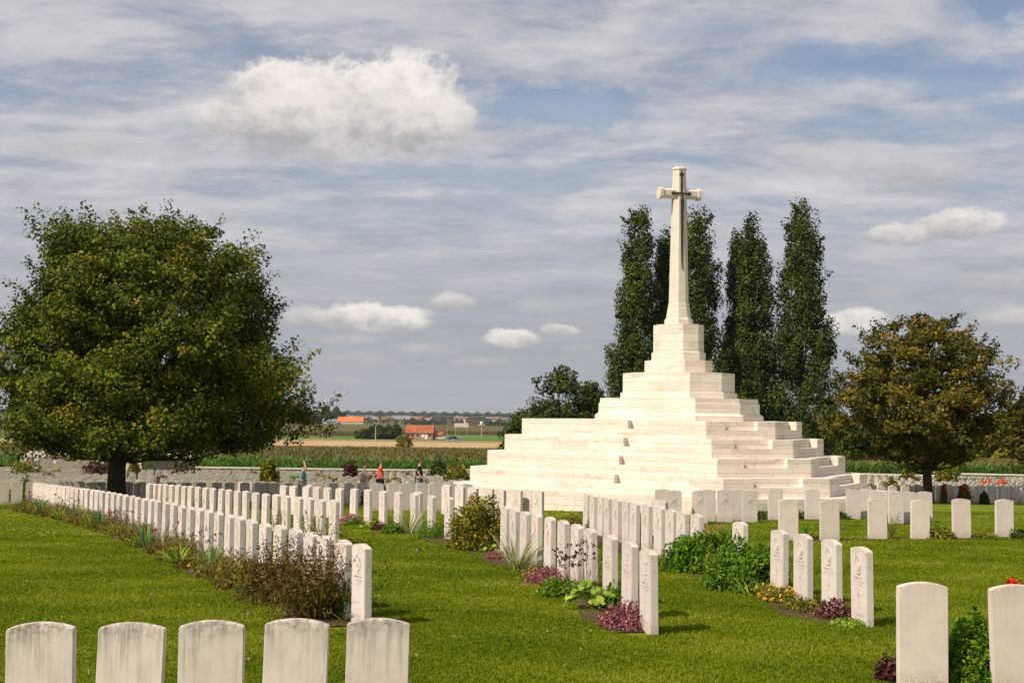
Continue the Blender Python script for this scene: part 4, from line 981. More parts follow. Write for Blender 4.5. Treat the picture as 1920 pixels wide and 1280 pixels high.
# trees left of the monument
for i, (px, yt, hw, D, lb) in enumerate([(1050, 695, 62, 150, 'leafy dark tree with gaps left behind the monument'), (1108, 722, 30, 152, 'small dark tree wedged between leafy tree and poplars'), (985, 772, 34, 148, 'low dark tree at the left end of the group behind the monument')]):
    sc = 2400 / D; b = at(px, 900, D); b[2] = float(gz(b[0], b[1])); Ht = hpx(yt, D, px) - b[2]
    prof = [(f * Ht, w_ * hw / sc) for f, w_ in [(.1, .6), (.3, 1.0), (.55, 1.0), (.75, .8), (.9, .5), (1, .15)]]
    crown_tree('dark_tree', b, (b[0], D), prof, .3, M['dark'], 190, 80, .34, .85, lb, seed=60 + i, inner=.45, bumps=.22)
# dark woodland trees along the right behind the corn
for i in range(15):
    px = 1545 + i * 28 + random.uniform(-6, 6); yt = 800 + random.uniform(-14, 14) - (20 if i > 11 else 0); D = 165 + random.uniform(-6, 12)
    sc = 2400 / D; b = at(px, 900, D); b[2] = float(gz(b[0], b[1])); Ht = hpx(yt, D, px) - b[2]
    prof = [(f * Ht, w_ * 24 / sc) for f, w_ in [(.05, .7), (.3, 1.0), (.6, 1.0), (.85, .6), (1, .15)]]
    crown_tree('wood_tree', b, (b[0], D), prof, .25, M['dark' if i % 4 else 'maple'], 80, 45, .5, .9, f'dark wood tree beyond the corn, {ordn(i + 1)} from the left, right of monument', 'trees of the wood beyond the corn', seed=80 + i, inner=.4, nlimb=10)

# ------------------------------------------------------------------ back wall and flint shelter
def flint_mat():
    m, nt, out = newmat('flint_wall'); q = N(nt)
    pos = q.node('ShaderNodeNewGeometry').outputs['Position']
    vo = q.node('ShaderNodeTexVoronoi'); q.link(pos, vo.inputs[0]); vo.inputs['Scale'].default_value = 5.5
    n_ = q.noise(pos, 7, 4)
    c = q.mix(q.maprange(vo.outputs['Distance'], .1, .5), (.09, .078, .07), (.30, .26, .21))
    c = q.mix(q.maprange(n_, .45, .65, 0, .6), c, (.34, .28, .21))
    vo2 = q.node('ShaderNodeTexVoronoi'); q.link(pos, vo2.inputs[0]); vo2.inputs['Scale'].default_value = 1.1
    c = q.mix(q.maprange(vo2.outputs['Distance'], .17, .13), c, (.68, .60, .48))
    q.link(q.bsdf(c, .9, .2, q.bump(vo.outputs['Distance'], .6, .03)), out.inputs[0]); return m
M['flint'] = flint_mat(); M['coping'] = simple('stone_coping', (.60, .52, .43), .85, .15, 3)
def wallseg(name, pts, h, th, coping, label, topoff=0):
    t = empty(name, (*pts[0][:2], float(gz(*pts[0][:2])))); tag(t, label, 'wall')
    o3 = np.array(t.location); G = Geo(); Gc = Geo()
    for (x0, y0), (x1, y1) in zip(pts[:-1], pts[1:]):
        L = math.hypot(x1 - x0, y1 - y0); rz = math.atan2(y1 - y0, x1 - x0); g = float(gz((x0 + x1) / 2, (y0 + y1) / 2))
        boxg(G, np.array([(x0 + x1) / 2, (y0 + y1) / 2, g + h / 2 - .4]) - o3, (L, th, h + .8), rz)
        boxg(Gc, np.array([(x0 + x1) / 2, (y0 + y1) / 2, g + h + .06]) - o3, (L - .012, th + .16, .12), rz)
    G.build('wall_body', M['flint'], parent=t); Gc.build('coping', M['coping'], parent=t)
    return t
def arc_pts(x0, x1, n, y0, k): return [(x, y0 + k * (x - 5) ** 2) for x in np.linspace(x0, x1, n)]
wallseg('flint_wall', arc_pts(-30, 9, 14, 112.5, -.0006), 1.02, .45, 1, 'low flint boundary wall with pale coping behind the walkers')
wallseg('flint_wall', [(24, 119.0), (32, 116.5), (40, 114), (48, 112.2), (58, 110)], 1.12, .45, 1, 'low flint boundary wall with pale coping behind the autumn maple')
sh = empty('flint_shelter', (*at(200, 880, 104)[:2], float(gz(at(200, 880, 104)[0], 104)))); tag(sh, 'flint garden shelter wall with ledged stone roof behind the big tree', 'building')
so3 = np.array(sh.location); s_ = 104 / 2400
def shx(px): return at(px, 870, 104)[0] - so3[0]
zt = hpx(856, 104, 200) - so3[2]; ztop = hpx(847, 104, 200) - so3[2]
G = Geo(); boxg(G, (shx(122), 0, zt / 2 - .5), (shx(196) - shx(48), 1.0, zt + 1)); boxg(G, (shx(320), .6, zt / 2 - .5), (shx(362) - shx(282), 1.0, zt + 1)); boxg(G, (shx(259), -.3, (ztop + .1) / 2 - .5), (shx(268) - shx(247), 1.2, ztop + 1.2)); G.build('wall_body', M['flint'], parent=sh)
G = Geo()
for a, b_ in ((46, 198), (281, 364)):
    boxg(G, (shx((a + b_) / 2), .2, zt + .07), (shx(b_) - shx(a) + .1, 1.4, .14)); boxg(G, (shx((a + b_) / 2), .3, zt + .21), (shx(b_) - shx(a) - .3, 1.1, .13)); boxg(G, (shx((a + b_) / 2), .35, zt + .33), (shx(b_) - shx(a) - .7, .8, .12))
G.build('ledged_roof', M['coping'], parent=sh)
for px in (47, 73, 177, 196, 247, 268):
    G = Geo()
    for k in range(6): boxg(G, (shx(px), -.52 - (.42 if px > 240 else 0), .1 + k * zt / 6.2), (.34 if k % 2 else .24, .1, zt / 6.4))
    G.build('corner_quoin', M['coping'], parent=sh)

# ------------------------------------------------------------------ corn
def corn(name, x0, x1, y0, y1, label, nfront, ntop, h=2.25):
    G = Geo(); n = nfront
    x = rng.uniform(x0, x1, n); y = y0 + rng.random(n) ** 1.5 * 4.0; g = gz(x, y)
    zb = rng.random(n) * h * .95; az = rng.random(n) * 6.28
    blades(G, np.stack([x, y, g + zb], 1), az, .35 + .3 * rng.random(n), .75, .10, .35, tint=np.clip(rng.normal(.18, .15, n) + .4 * zb / h, 0, 1), seg=3)
    o = G.build(name, M['corn']); tag(o, label, 'crop', kind='stuff')
    G = Geo(); n = ntop; x = rng.uniform(x0, x1, n); y = y0 + rng.random(n) * (y1 - y0); g = gz(x, y) + h - .1
    blades(G, np.stack([x, y, g], 1), rng.random(n) * 6.28, .2, .45, .12, .15, seg=2)
    G.build('corn_tassels', M['tassel'], parent=o)
    G = Geo(); nxg, nyg = 60, 40; xx = np.linspace(x0, x1, nxg); yy = np.linspace(y0 + 1.2, y1, nyg); A, B = np.meshgrid(xx, yy); Cc = gz(A, B) + h - .25 + rng.random(A.shape) * .3
    P = np.stack([A, B, Cc], -1); G.quads(np.stack([P[:-1, :-1], P[:-1, 1:], P[1:, 1:], P[1:, :-1]], 2).reshape(-1, 4, 3), rng.random((nyg - 1) * (nxg - 1)) * .7)
    lo = P[0].copy(); lo[:, 2] -= h; G.quads(np.stack([lo[:-1], lo[1:], P[0][1:], P[0][:-1]], 1), .5)
    G.build('corn_canopy', M['corn'] if y0 < 500 else M['tassel'], parent=o)
    return o
corn('corn_field', -78, 10, 119, 190, 'green corn with brown tassels beyond the back wall', 15000, 22000)
corn('corn_field', 24, 72, 122, 150, 'sunlit corn strip beyond the right-hand wall', 12000, 9000)
corn('corn_field', -200, -74, 625, 990, 'distant corn field with a dark near edge on the left', 5000, 6000, 2.3)
corn('corn_field', -72, -5, 700, 990, 'distant corn field behind the farmhouse', 3000, 5000, 2.3)
corn('corn_field', -12, 60, 860, 1000, 'distant dark crop right of the road', 2500, 2500, 2.3)

# ------------------------------------------------------------------ far countryside
M['townroof'] = simple('faded_red_roof', (.25, .115, .075), .85, .35, .3)
M['rooftile'] = simple('red_roof_tile', (.33, .10, .045), .85, .35, .6)
M['roofor'] = simple('orange_roof_tile', (.62, .17, .04), .8, .12, .3)
M['brickw'] = simple('pale_red_brick', (.40, .21, .15), .9, .3, 1.5)
M['wallw'] = simple('white_wall', (.46, .44, .42), .8, .1, .3)
M['wallb'] = simple('brown_shed_wall', (.13, .085, .07), .8, .2, .3)
M['greyroof'] = simple('grey_roof', (.20, .205, .22), .7, .15, .2)
M['glass'] = simple('dark_window', (.03, .035, .04), .3, .2, 2, .5)
M['whitep'] = simple('white_paint', (.78, .78, .76), .5, .05, 2)
M['concrete'] = simple('concrete_pole', (.42, .39, .34), .85, .15, 4)
def gable(name, base, L, W, hw, hr, rz, mw, mr, label, cat, group=None, chim=0, over=.3):
    t = empty(name, base, rz); tag(t, label, cat, group)
    G = Geo(); boxg(G, (0, 0, hw / 2 - .5), (L, W, hw + 1))
    for s in (-1, 1): G.quads([[[s * L / 2, -W / 2, hw], [s * L / 2, W / 2, hw], [s * L / 2, 0, hw + hr], [s * L / 2, 0, hw + hr]]], .5)
    G.build('wall', mw, parent=t)
    G = Geo(); e = over
    for s in (-1, 1):
        y0 = s * (W / 2 + e); z0_ = hw - e * hr / (W / 2)
        a = [[-L / 2 - e, y0, z0_], [L / 2 + e, y0, z0_], [L / 2 + e, 0, hw + hr], [-L / 2 - e, 0, hw + hr]]
        b_ = [[p[0], p[1], p[2] + .18] for p in a]
        G.quads([b_, a, [a[0], a[1], b_[1], b_[0]], [a[1], a[2], b_[2], b_[1]], [a[3], a[0], b_[0], b_[3]]], .5)
    r = G.build('roof', mr, parent=t)
    for k in range(chim):
        Gc = Geo(); boxg(Gc, ((-1, 1, .0)[k] * (L / 2 - .5), 0, hw + hr + .25), (.7, .6, 1.3)); Gc.build('chimney', M['brickw'], parent=r)
    return t
D = 560; b = at(788, 824, D); b[2] = float(gz(b[0], D)) + .1
fh = gable('farmhouse', b, 11.6, 7.5, 2.9, 3.0, -.05, M['brickw'], M['rooftile'], 'low brick farmhouse with a red tiled roof among fields', 'house', chim=2)
for (x, w_, h_, z_, m_, nm) in ((-4.6, .9, 1.0, 1.6, 'glass', 'window'), (-3.0, 1.0, 1.1, 1.6, 'glass', 'window'), (-.6, .9, 1.1, 1.6, 'glass', 'window'), (1.6, 1.3, 1.3, 1.5, 'whitep', 'shutter'), (3.0, 1.0, 2.1, 1.05, 'whitep', 'door'), (4.6, 1.2, 1.0, 1.6, 'glass', 'window')):
    G = Geo(); boxg(G, (x, -3.78, z_), (w_, .08, h_)); f = G.build(nm, M[m_], parent=fh)
    if nm == 'window': G = Geo(); boxg(G, (x, -3.80, z_ - h_ / 2 - .08), (w_ + .3, .12, .16)); G.build('sill', M['whitep'], parent=f)
gable('farm_annex', (b[0] + 8.2, b[1] + .5, b[2]), 3.6, 5, 2.0, 1.2, -.05, M['brickw'], M['rooftile'], 'small lean-to shed at the right end of the farmhouse', 'shed')
D = 1230; b = at(658, 800, D); b[2] = float(gz(b[0], D)); gable('farm_barn', b, 24, 14, 3.2, 4.2, .02, M['wallw'], M['roofor'], 'distant barn with a bright orange roof', 'barn')
b = at(622, 800, D + 5); b[2] = float(gz(b[0], D)); gable('farm_barn', b, 17, 14, 3.0, 2.2, .02, M['wallw'], M['greyroof'], 'distant grey-roofed barn left of the orange roof', 'barn')
# round trees by the farmhouse
for i, (px, yt, hw, lb) in enumerate([(683, 803, 15, 'leftmost round dark bush tree left of the farmhouse'), (705, 799, 16, 'second round dark tree left of the farmhouse'), (726, 799, 16, 'third round dark tree left of the farmhouse'), (742, 797, 9, 'slim dark tree nearest the farmhouse')]):
    D = 545 + i * 3; sc = 2400 / D; b = at(px, 826, D); b[2] = float(gz(b[0], D)); Ht = hpx(yt, D, px) - b[2]
    prof = [(f * Ht, w_ * hw / sc) for f, w_ in [(0.02, .7), (.3, 1.0), (.6, 1.0), (.85, .7), (1, .2)]]
    crown_tree('round_tree', b, (b[0], D), prof, .25, M['dark'], 110, 40, .75, 1.0, lb, seed=120 + i, inner=.4, nlimb=6, bumps=.08)
D = 300; b = at(757, 847, D); b[2] = float(gz(b[0], D)); prof = [(f * 3.0, w_ * 1.9) for f, w_ in [(.02, .6), (.4, 1), (.8, .8), (1, .3)]]
crown_tree('field_bush', b, (b[0], D), prof, .1, M['olive'], 80, 40, .3, .5, 'lone rounded bush at the edge of the tan stubble field', seed=131, cat='bush', nlimb=6)
# poles, lamps, boards
def pole(px, ytop, ybase, D, r, label, cross=False, name='utility_pole', cat='pole', mat='concrete'):
    b = at(px, ybase, D); b[2] = float(gz(b[0], D)); Ht = hpx(ytop, D, px) - b[2]
    t = empty(name, b); tag(t, label, cat); G = Geo(); tube(G, [[0, 0, -.3], [0, 0, Ht]], [r * 1.2, r * .8], 8); G.build('post', M[mat], parent=t)
    if cross: G = Geo(); boxg(G, (0, 0, Ht - .5), (1.8, .12, .14)); boxg(G, (0, 0, Ht - 1.3), (1.2, .12, .14)); G.build('crossbar', M[mat], parent=t)
    return t, Ht
pole(605, 806, 828, 500, .13, 'utility pole at the left edge of the open field', False)
pole(584, 797, 812, 640, .13, 'faint pole left of the field pole', False)
pole(704, 798, 830, 470, .16, 'utility pole in front of the round dark trees', False)
pole(786, 804, 824, 548, .10, 'thin pole before the farmhouse front', False)
t, Ht = pole(838, 796, 822, 560, .12, 'curved street lamp by the road bend', False, 'street_lamp', 'street lamp')
G = Geo(); tube(G, [[0, 0, Ht - .1], [.4, 0, Ht + .3], [1.4, 0, Ht + .35]], [.08, .07, .06], 6); boxg(G, (1.6, 0, Ht + .3), (.8, .25, .14)); G.build('lamp_head', M['concrete'], parent=t)
t, Ht = pole(903, 790, 813, 620, .17, 'tall pole with a round white beacon beside the sign boards', False, 'beacon_pole', 'pole')
G = Geo(); boxg(G, (0, 0, Ht - 1.6), (3.0, .3, .3)); tube(G, [[0, 0, Ht - 1.3], [0, 0, Ht + .1]], [.75, .75], 12); G.build('beacon', M['whitep'], parent=t)
for px, D, wd, lb in ((865, 640, 27, 'wide pale sign board on two posts beside the road'), (912.0, 1450, 0, '')):
    if not wd: continue
    b = at(px, 815, D); b[2] = float(gz(b[0], D)); t = empty('sign_board', b); tag(t, lb, 'billboard'); za = hpx(793, D, px) - b[2]; zb_ = hpx(800.5, D, px) - b[2]
    G = Geo(); boxg(G, (0, 0, (za + zb_) / 2), (wd * D / 2400, .2, za - zb_)); G.build('panel', simple('pale_panel', (.62, .48, .42), .7, .1, .5), parent=t)
    for s in (-1, 1): G = Geo(); tube(G, [[s * 2.8, .2, -.3], [s * 2.8, .2, zb_ + .3]], [.14, .14], 6); G.build('post', M['concrete'], parent=t)
# parked cars by the bend
def car(px, py, D, rz, col, label):
    b = at(px, py, D); b[2] = float(gz(b[0], D)) + .1; t = empty('parked_car', b, rz); tag(t, label, 'car')
    prof_ = [(-2.1, .35), (-2.1, .85), (-1.3, .95), (-.7, 1.42), (.9, 1.45), (1.6, 1.0), (2.1, .9), (2.1, .35)]
    V = [(x, s, z) for s in (-.85, .85) for x, z in prof_]; n = 8
    Fc = [tuple(range(n)), tuple(range(n, 2 * n))[::-1]] + [((i + 1) % n, i, i + n, (i + 1) % n + n) for i in range(n)]
    pmesh('body', V, Fc, simple('car_paint', col, .3, .05, 2, .5), t)
    G = Geo(); boxg(G, (.1, 0, 1.17), (1.7, 1.74, .34)); G.build('windows', M['glass'], parent=t)
    for x in (-1.3, 1.3):
        for s in (-.8, .8): G = Geo(); tube(G, [[x, s - .1, .33], [x, s + .1, .33]], [.33, .33], 12); G.build('wheel', M['glass'], parent=t)
car(849, 823, 556, .3, (.03, .05, .14), 'dark blue car on the road bend right of the farmhouse')
car(826, 823, 552, .0, (.65, .65, .66), 'white car parked right of the farmhouse annex')
# wind turbine
D = 4200; b = at(612, 779, D); b[2] = float(gz(b[0], D)); hub = hpx(757, D, 612) - b[2]
t = empty('wind_turbine', b); tag(t, 'white wind turbine on the far horizon', 'wind turbine')
G = Geo(); tube(G, [[0, 0, -5], [0, 0, hub]], [3.2, 1.8], 12); G.build('tower', M['whitep'], parent=t)
G = Geo(); boxg(G, (0, -1, hub + 1), (3, 8, 3.2)); G.build('nacelle', M['whitep'], parent=t)
for k in range(3):
    a = rad(100 + 120 * k); G = Geo(); d = np.array([math.cos(a), 0, math.sin(a)]); c0 = np.array([0, -5.5, hub + 1]); tube(G, [c0, c0 + d * 4, c0 + d * 10, c0 + d * 24], [.9, 1.1, 1.4, .3], 6); G.build('blade', M['whitep'], parent=t)
# church
D = 3000; b = at(719, 783, D); b[2] = float(gz(b[0], D)); t = empty('church_tower', b); tag(t, 'tiny pointed church spire above the distant town', 'church')
z_ = hpx(777, D, 719) - b[2]; G = Geo(); boxg(G, (0, 0, z_ / 2), (6, 6, z_)); G.build('tower', M['brickw'], parent=t)
G = Geo(); tube(G, [[0, 0, z_], [0, 0, hpx(770, D, 719) - b[2]]], [3.2, .3], 4); G.build('spire', M['greyroof'], parent=t)
# town
hid = 0
for i in range(170):
    D = random.uniform(1700, 3200); px = random.uniform(590, 950); x = (px - 960) / 2400 * D
    b = (x, D, float(gz(x, D))); L = random.uniform(9, 16)
    red = random.random() < .55
    gable('town_house', b, L, 9, random.uniform(3, 6), random.uniform(2.5, 4), random.uniform(-.6, .6), M[random.choice(['wallw', 'brickw', 'brickw', 'brickw'])], M['townroof'] if red else M['greyroof'],
          'tiny red-roofed house in the distant town' if red else 'tiny grey-roofed house in the distant town', 'house', 'houses of the distant town')
for i, (px, D, L, h_, mt, lb) in enumerate([(865, 2100, 70, 7, 'wallw', 'long white industrial shed in the far town centre'), (757, 1900, 26, 10, 'wallw', 'white block building above the farmhouse trees'), (820, 2600, 110, 6, 'wallw', 'very long pale shed on the horizon right of the farmhouse'), (833, 1350, 20, 8.5, 'wallb', 'dark brown shed left of the sign board'),
                                        (896, 1250, 17, 8.5, 'wallb', 'dark brown shed behind the beacon pole'), (922, 1270, 9, 7, 'wallw', 'pale end block of the dark brown sheds'), (905, 2300, 120, 6, 'greyroof', 'long grey greenhouse roof behind the brown sheds'), (690, 2500, 34, 7, 'wallw', 'small white works building near the church spire'), (598, 3200, 50, 16, 'wallw', 'pale works by the wind turbine')]):
    x = (px - 960) / 2400 * D; t = empty('industrial_shed', (x, D, float(gz(x, D)))); tag(t, lb, 'shed')
    G = Geo(); boxg(G, (0, 0, h_ / 2 - .5), (L, 25, h_ + 1)); G.build('wall', M[mt], parent=t); G = Geo(); boxg(G, (0, 0, h_ + .3), (L + 1, 26, .5)); G.build('roof', M['greyroof'], parent=t)
# far woods as masses
def woodmass(name, label, spans, n, hmin, hmax, leaf):
    G = Geo()
    for (px0, px1, D0, D1, k) in spans:
        m_ = int(n * k); Dv = rng.uniform(D0, D1, m_); px = rng.uniform(px0, px1, m_); x = (px - 960) / 2400 * Dv
        hh = hmin + (hmax - hmin) * (.5 + .5 * np.sin(px * .09 + Dv * .011)) * (.6 + .4 * np.sin(px * .31))
        z = gz(x, Dv) + hh * rng.random(m_) ** .6
        leaves(G, np.stack([x, Dv, z], 1), leaf * Dv / 1500, .8, .3, out=np.array([0, -.6, .4]))
    return tag(G.build(name, M['farwood']), label, 'wood', kind='stuff')
woodmass('far_wood', 'dark belt of trees on the low ridge left of the town', [(540, 650, 1290, 1420, 1.2), (555, 640, 1700, 2000, 1.0), (640, 960, 2700, 3000, 1.0), (560, 960, 4300, 5000, 1.5), (560, 980, 6500, 8000, 1.5)], 4200, 10, 19, 3.2)
woodmass('town_trees', 'scattered trees between the houses of the distant town', [(600, 950, 1400, 2600, 1.0), (540, 620, 1250, 1300, .4), (920, 960, 1200, 1300, .3), (760, 840, 1290, 1400, .3)], 4200, 3, 8, 2.2)
woodmass('far_wood', 'far trees along the horizon across the whole plain', [(-200, 560, 1500, 6000, 2), (960, 2100, 1500, 6000, 2)], 3000, 8, 14, 3.2)

# ------------------------------------------------------------------ people
M['skin'] = simple('skin', (.52, .29, .20), .6, .08, 8)
def skinmesh(name, nodes, edges, mat, parent, sub=1, loc=(0, 0, 0)):
    keys = list(nodes); idx = {k: i for i, k in enumerate(keys)}
    me = bpy.data.meshes.new(name); me.from_pydata([nodes[k][:3] for k in keys], [(idx[a], idx[b]) for a, b in edges], [])
    o = bpy.data.objects.new(name, me); COL.objects.link(o)
    me.materials.append(mat)
    if not me.skin_vertices: 
        bm = bmesh.new(); bm.from_mesh(me); bm.verts.layers.skin.verify(); bm.to_mesh(me); bm.free()
    for i, k in enumerate(keys):
        r = nodes[k][3]; r = r if isinstance(r, tuple) else (r, r)
        me.skin_vertices[0].data[i].radius = r
    me.skin_vertices[0].data[0].use_root = True
    md = o.modifiers.new('skin', 'SKIN'); md.use_smooth_shade = True
    s = o.modifiers.new('sub', 'SUBSURF'); s.levels = sub; s.render_levels = sub
    o.parent = parent
    return o
def person(px, ytop, D, Ht, head, look, shirt, trousers, label, hair=(.03, .02, .015), raise_arm=False, dress=False, hold=None, arms=(.35, .5), bun=False):
    x = at(px, 880, D)[0]; g = float(gz(x, D)); t = empty('person', (x, D, g), head); tag(t, label, 'person')
    k = Ht / 1.76; st = .20   # walking along +x, local y is sideways
    N_ = {'pelvis': (0, 0, .95, (.15, .11)), 'belly': (0, 0, 1.10, (.145, .125)), 'chest': (.0, 0, 1.30, (.165, .14)), 'neckb': (.01, 0, 1.45, (.075, .07)), 'neck': (.03, 0, 1.52, .052), 'jaw': (.055, 0, 1.585, (.068, .078)), 'skull': (.045, 0, 1.66, (.082, .10)), 'crown': (.03, 0, 1.725, (.055, .065))}
    E_ = [('pelvis', 'belly'), ('belly', 'chest'), ('chest', 'neckb'), ('neckb', 'neck'), ('neck', 'jaw'), ('jaw', 'skull'), ('skull', 'crown')]
    for s, sg in (('l', 1), ('r', -1)):
        f = st * sg
        N_[s + 'hip'] = (0, sg * .09, .88, .10); N_[s + 'knee'] = (f * .75 + .05, sg * .10, .50, .062); N_[s + 'calf'] = (f * .9, sg * .10, .33, .055); N_[s + 'ankle'] = (f * 1.25 - (.03 if sg < 0 else 0), sg * .10, .09 + (.03 if sg < 0 else 0), .038); N_[s + 'toe'] = (f * 1.25 + .17, sg * .11, .035, (.042, .03))
        E_ += [('pelvis', s + 'hip'), (s + 'hip', s + 'knee'), (s + 'knee', s + 'calf'), (s + 'calf', s + 'ankle'), (s + 'ankle', s + 'toe')]
        sx = -f * .8
        sh_ = (0, sg * .19, 1.40); el = (sx * .45 - .03, sg * .235, 1.13); wr = (sx * .9 + .10, sg * .22, .90)
        if hold and sg < 0: el = (-.02, sg * .23, 1.13); wr = (.24, sg * .16, 1.10)
        if hold and sg > 0: el = (.0, sg * .23, 1.13); wr = (.22, sg * .12, 1.08)
        if raise_arm and sg < 0: el = (.16, sg * .27, 1.52); wr = (.08, sg * .14, 1.74)
        if arms == 'fwd' and sg < 0: el = (.0, sg * .23, 1.14); wr = (.20, sg * .22, .93)
        N_[s + 'sh'] = (*sh_, .062); N_[s + 'el'] = (*el, .044); N_[s + 'wr'] = (*wr, .030)
        E_ += [('chest', s + 'sh'), (s + 'sh', s + 'el'), (s + 'el', s + 'wr')]
        d = unit(np.array(wr) - np.array(el)); w0 = np.array(wr); side = unit(np.cross(d, [0, 1, 0])); palm = w0 + d * .055
        N_[s + 'palm'] = (*palm, (.034, .020)); E_.append((s + 'wr', s + 'palm'))
        for q_ in range(4):
            o_ = side * (q_ - 1.5) * .019; L = (.062, .075, .070, .055)[q_]
            a = palm + d * .035 + o_; b_ = a + d * L * .6 + np.array([0, -sg * .008, 0]); c_ = b_ + d * L * .35 + np.array([0, -sg * .018, 0])
            N_[f'{s}f{q_}a'] = (*a, .0105); N_[f'{s}f{q_}b'] = (*b_, .009); N_[f'{s}f{q_}c'] = (*c_, .0075)
            E_ += [(s + 'palm', f'{s}f{q_}a'), (f'{s}f{q_}a', f'{s}f{q_}b'), (f'{s}f{q_}b', f'{s}f{q_}c')]
        a = w0 + d * .03 + side * -.035; b_ = a + d * .035 + side * -.012
        N_[s + 't1'] = (*a, .011); N_[s + 't2'] = (*b_, .009); E_ += [(s + 'palm', s + 't1'), (s + 't1', s + 't2')]
    sc_ = lambda nd: {kk: (v[0] * k, v[1] * k, v[2] * k, v[3]) for kk, v in nd.items()}
    skinmesh('body', sc_(N_), E_, M['skin'], t)
    # clothing
    up = {kk: N_[kk] for kk in ('belly', 'pelvis', 'chest', 'neckb', 'lsh', 'rsh')}; cl = {}
    for kk, v in up.items(): r = v[3] if isinstance(v[3], tuple) else (v[3], v[3]); cl[kk] = (v[0], v[1], v[2], (r[0] + .018, r[1] + .018))
    cl['neckb'] = (.01, 0, 1.44, (.085, .08)); cl['pelvis'] = (0, 0, .97, (.165, .13))
    es = [('belly', 'pelvis'), ('belly', 'chest'), ('chest', 'neckb'), ('chest', 'lsh'), ('chest', 'rsh')]
    for s in 'lr':
        a = np.array(N_[s + 'sh'][:3]); b_ = np.array(N_[s + 'el'][:3]); f = .98 if dress else .62
        cl[s + 'sl'] = (*(a + (b_ - a) * f), .066 if dress else .060); es.append((s + 'sh', s + 'sl'))
    if dress: cl['skirt'] = (0, 0, .72, (.20, .16)); cl['hem'] = (0, 0, .52, (.22, .18)); es += [('pelvis', 'skirt'), ('skirt', 'hem')]
    skinmesh('dress' if dress else 'shirt', sc_(cl), es, shirt, t)
    if not dress:
        tr = {'pelvis': (0, 0, .93, (.165, .125))}; et = []
        for s in 'lr':
            h_ = N_[s + 'hip']; kn = np.array(N_[s + 'knee'][:3]); hp_ = np.array(h_[:3]); cf = np.array(N_[s + 'calf'][:3])
            tr[s + 'hip'] = (*h_[:3], .115); tr[s + 'kn'] = (*kn, .082); tr[s + 'cf'] = (*(kn + (cf - kn) * .5), .078)
            et += [('pelvis', s + 'hip'), (s + 'hip', s + 'kn'), (s + 'kn', s + 'cf')]
        skinmesh('shorts', sc_(tr), et, trousers, t)
    # hair, face
    G = Geo(); th_ = np.linspace(0, math.pi, 9); ph = np.linspace(0, 2 * math.pi, 17)
    def ell(G, c, r, zmin=-9, cond=None):
        for i in range(8):
            for j in range(16):
                f = lambda a, b_: np.array([c[0] + r[0] * math.sin(a) * math.cos(b_), c[1] + r[1] * math.sin(a) * math.sin(b_), c[2] + r[2] * math.cos(a)])
                qd = np.array([f(th_[i], ph[j]), f(th_[i], ph[j + 1]), f(th_[i + 1], ph[j + 1]), f(th_[i + 1], ph[j])])
                m_ = qd.mean(0)
                if cond is None or cond(m_): G.quads([qd * k], .5)
    ell(G, (.028, 0, 1.675), (.105, .086, .105), cond=lambda m_: m_[2] > 1.70 or m_[0] < .02 and m_[2] > 1.60 or (m_[0] < .05 and m_[2] > 1.66))
    if bun: ell(G, (-.085, 0, 1.73), (.055, .05, .055))
    G.build('hair', simple('hair', hair, .8, .3, 30), parent=t)
    G = Geo(); ell(G, (.135, 0, 1.635), (.022, .014, .022)); ell(G, (.04, .088, 1.635), (.018, .012, .03)); ell(G, (.04, -.088, 1.635), (.018, .012, .03)); G.build('nose_and_ears', M['skin'], parent=t)
    G = Geo(); ell(G, (.122, .032, 1.66), (.012, .014, .009)); ell(G, (.122, -.032, 1.66), (.012, .014, .009)); boxg(G, (.122 * k, 0, 1.595 * k), (.02, .045, .008)); G.build('eyes_and_mouth', simple('eyes', (.05, .025, .02), .4, .1, 5), parent=t)
    for s in 'lr':
        a_ = np.array(N_[s + 'toe'][:3]) * k; b_ = np.array(N_[s + 'ankle'][:3]) * k
        skinmesh('shoe', {'h': (b_[0] - .05, b_[1], max(.045, b_[2] - .04), .045), 'm': (*((a_ + b_) / 2 - np.array([0, 0, .02])), .05), 't': (a_[0] + .02, a_[1], .04, .042)}, [('h', 'm'), ('m', 't')], simple('shoe', (.12, .10, .09), .7, .1, 5), t)
    return t, np.array(N_['rpalm'][:3]) * k
def floral():
    m, nt, out = newmat('floral_cloth'); q = N(nt); tc = q.node('ShaderNodeTexCoord').outputs['Object']
    v_ = q.node('ShaderNodeTexVoronoi'); q.link(tc, v_.inputs[0]); v_.inputs['Scale'].default_value = 7
    n_ = q.noise(tc, 9, 3)
    c = q.mix(q.maprange(v_.outputs['Distance'], .28, .42), (.80, .36, .36), (.92, .74, .70)); c = q.mix(q.maprange(n_, .64, .68), c, (.07, .03, .04))
    q.link(q.bsdf(c, .9, .2), out.inputs[0]); return m
PD = 53.0
person(683, 859, PD, 1.66, 0.05, 0, floral(), None, 'woman in pink floral dress with hair bun, holding a dark tablet', (.10, .05, .025), dress=True, hold=True, bun=True)
xw = at(683, 880, PD)[0]
G = Geo(); boxg(G, (0, 0, 0), (.20, .14, .015)); o = G.build('tablet', simple('dark_cover', (.02, .02, .022), .5, .1, 4)); o.location = (xw + .42, PD - .02, float(gz(xw, PD)) + 1.13); o.rotation_euler = (0, -.75, 0)
tag(o, 'dark tablet held by the woman in the floral dress', 'tablet')
denim = simple('blue_denim', (.06, .12, .24), .9, .2, 20); grey = simple('grey_denim', (.30, .32, .36), .9, .2, 20)
person(713, 859, PD + .3, 1.74, .08, 0, simple('red_cotton', (.85, .09, .055), .9, .12, 6), denim, 'man in a red T-shirt and blue denim shorts walking right', (.10, .075, .065))
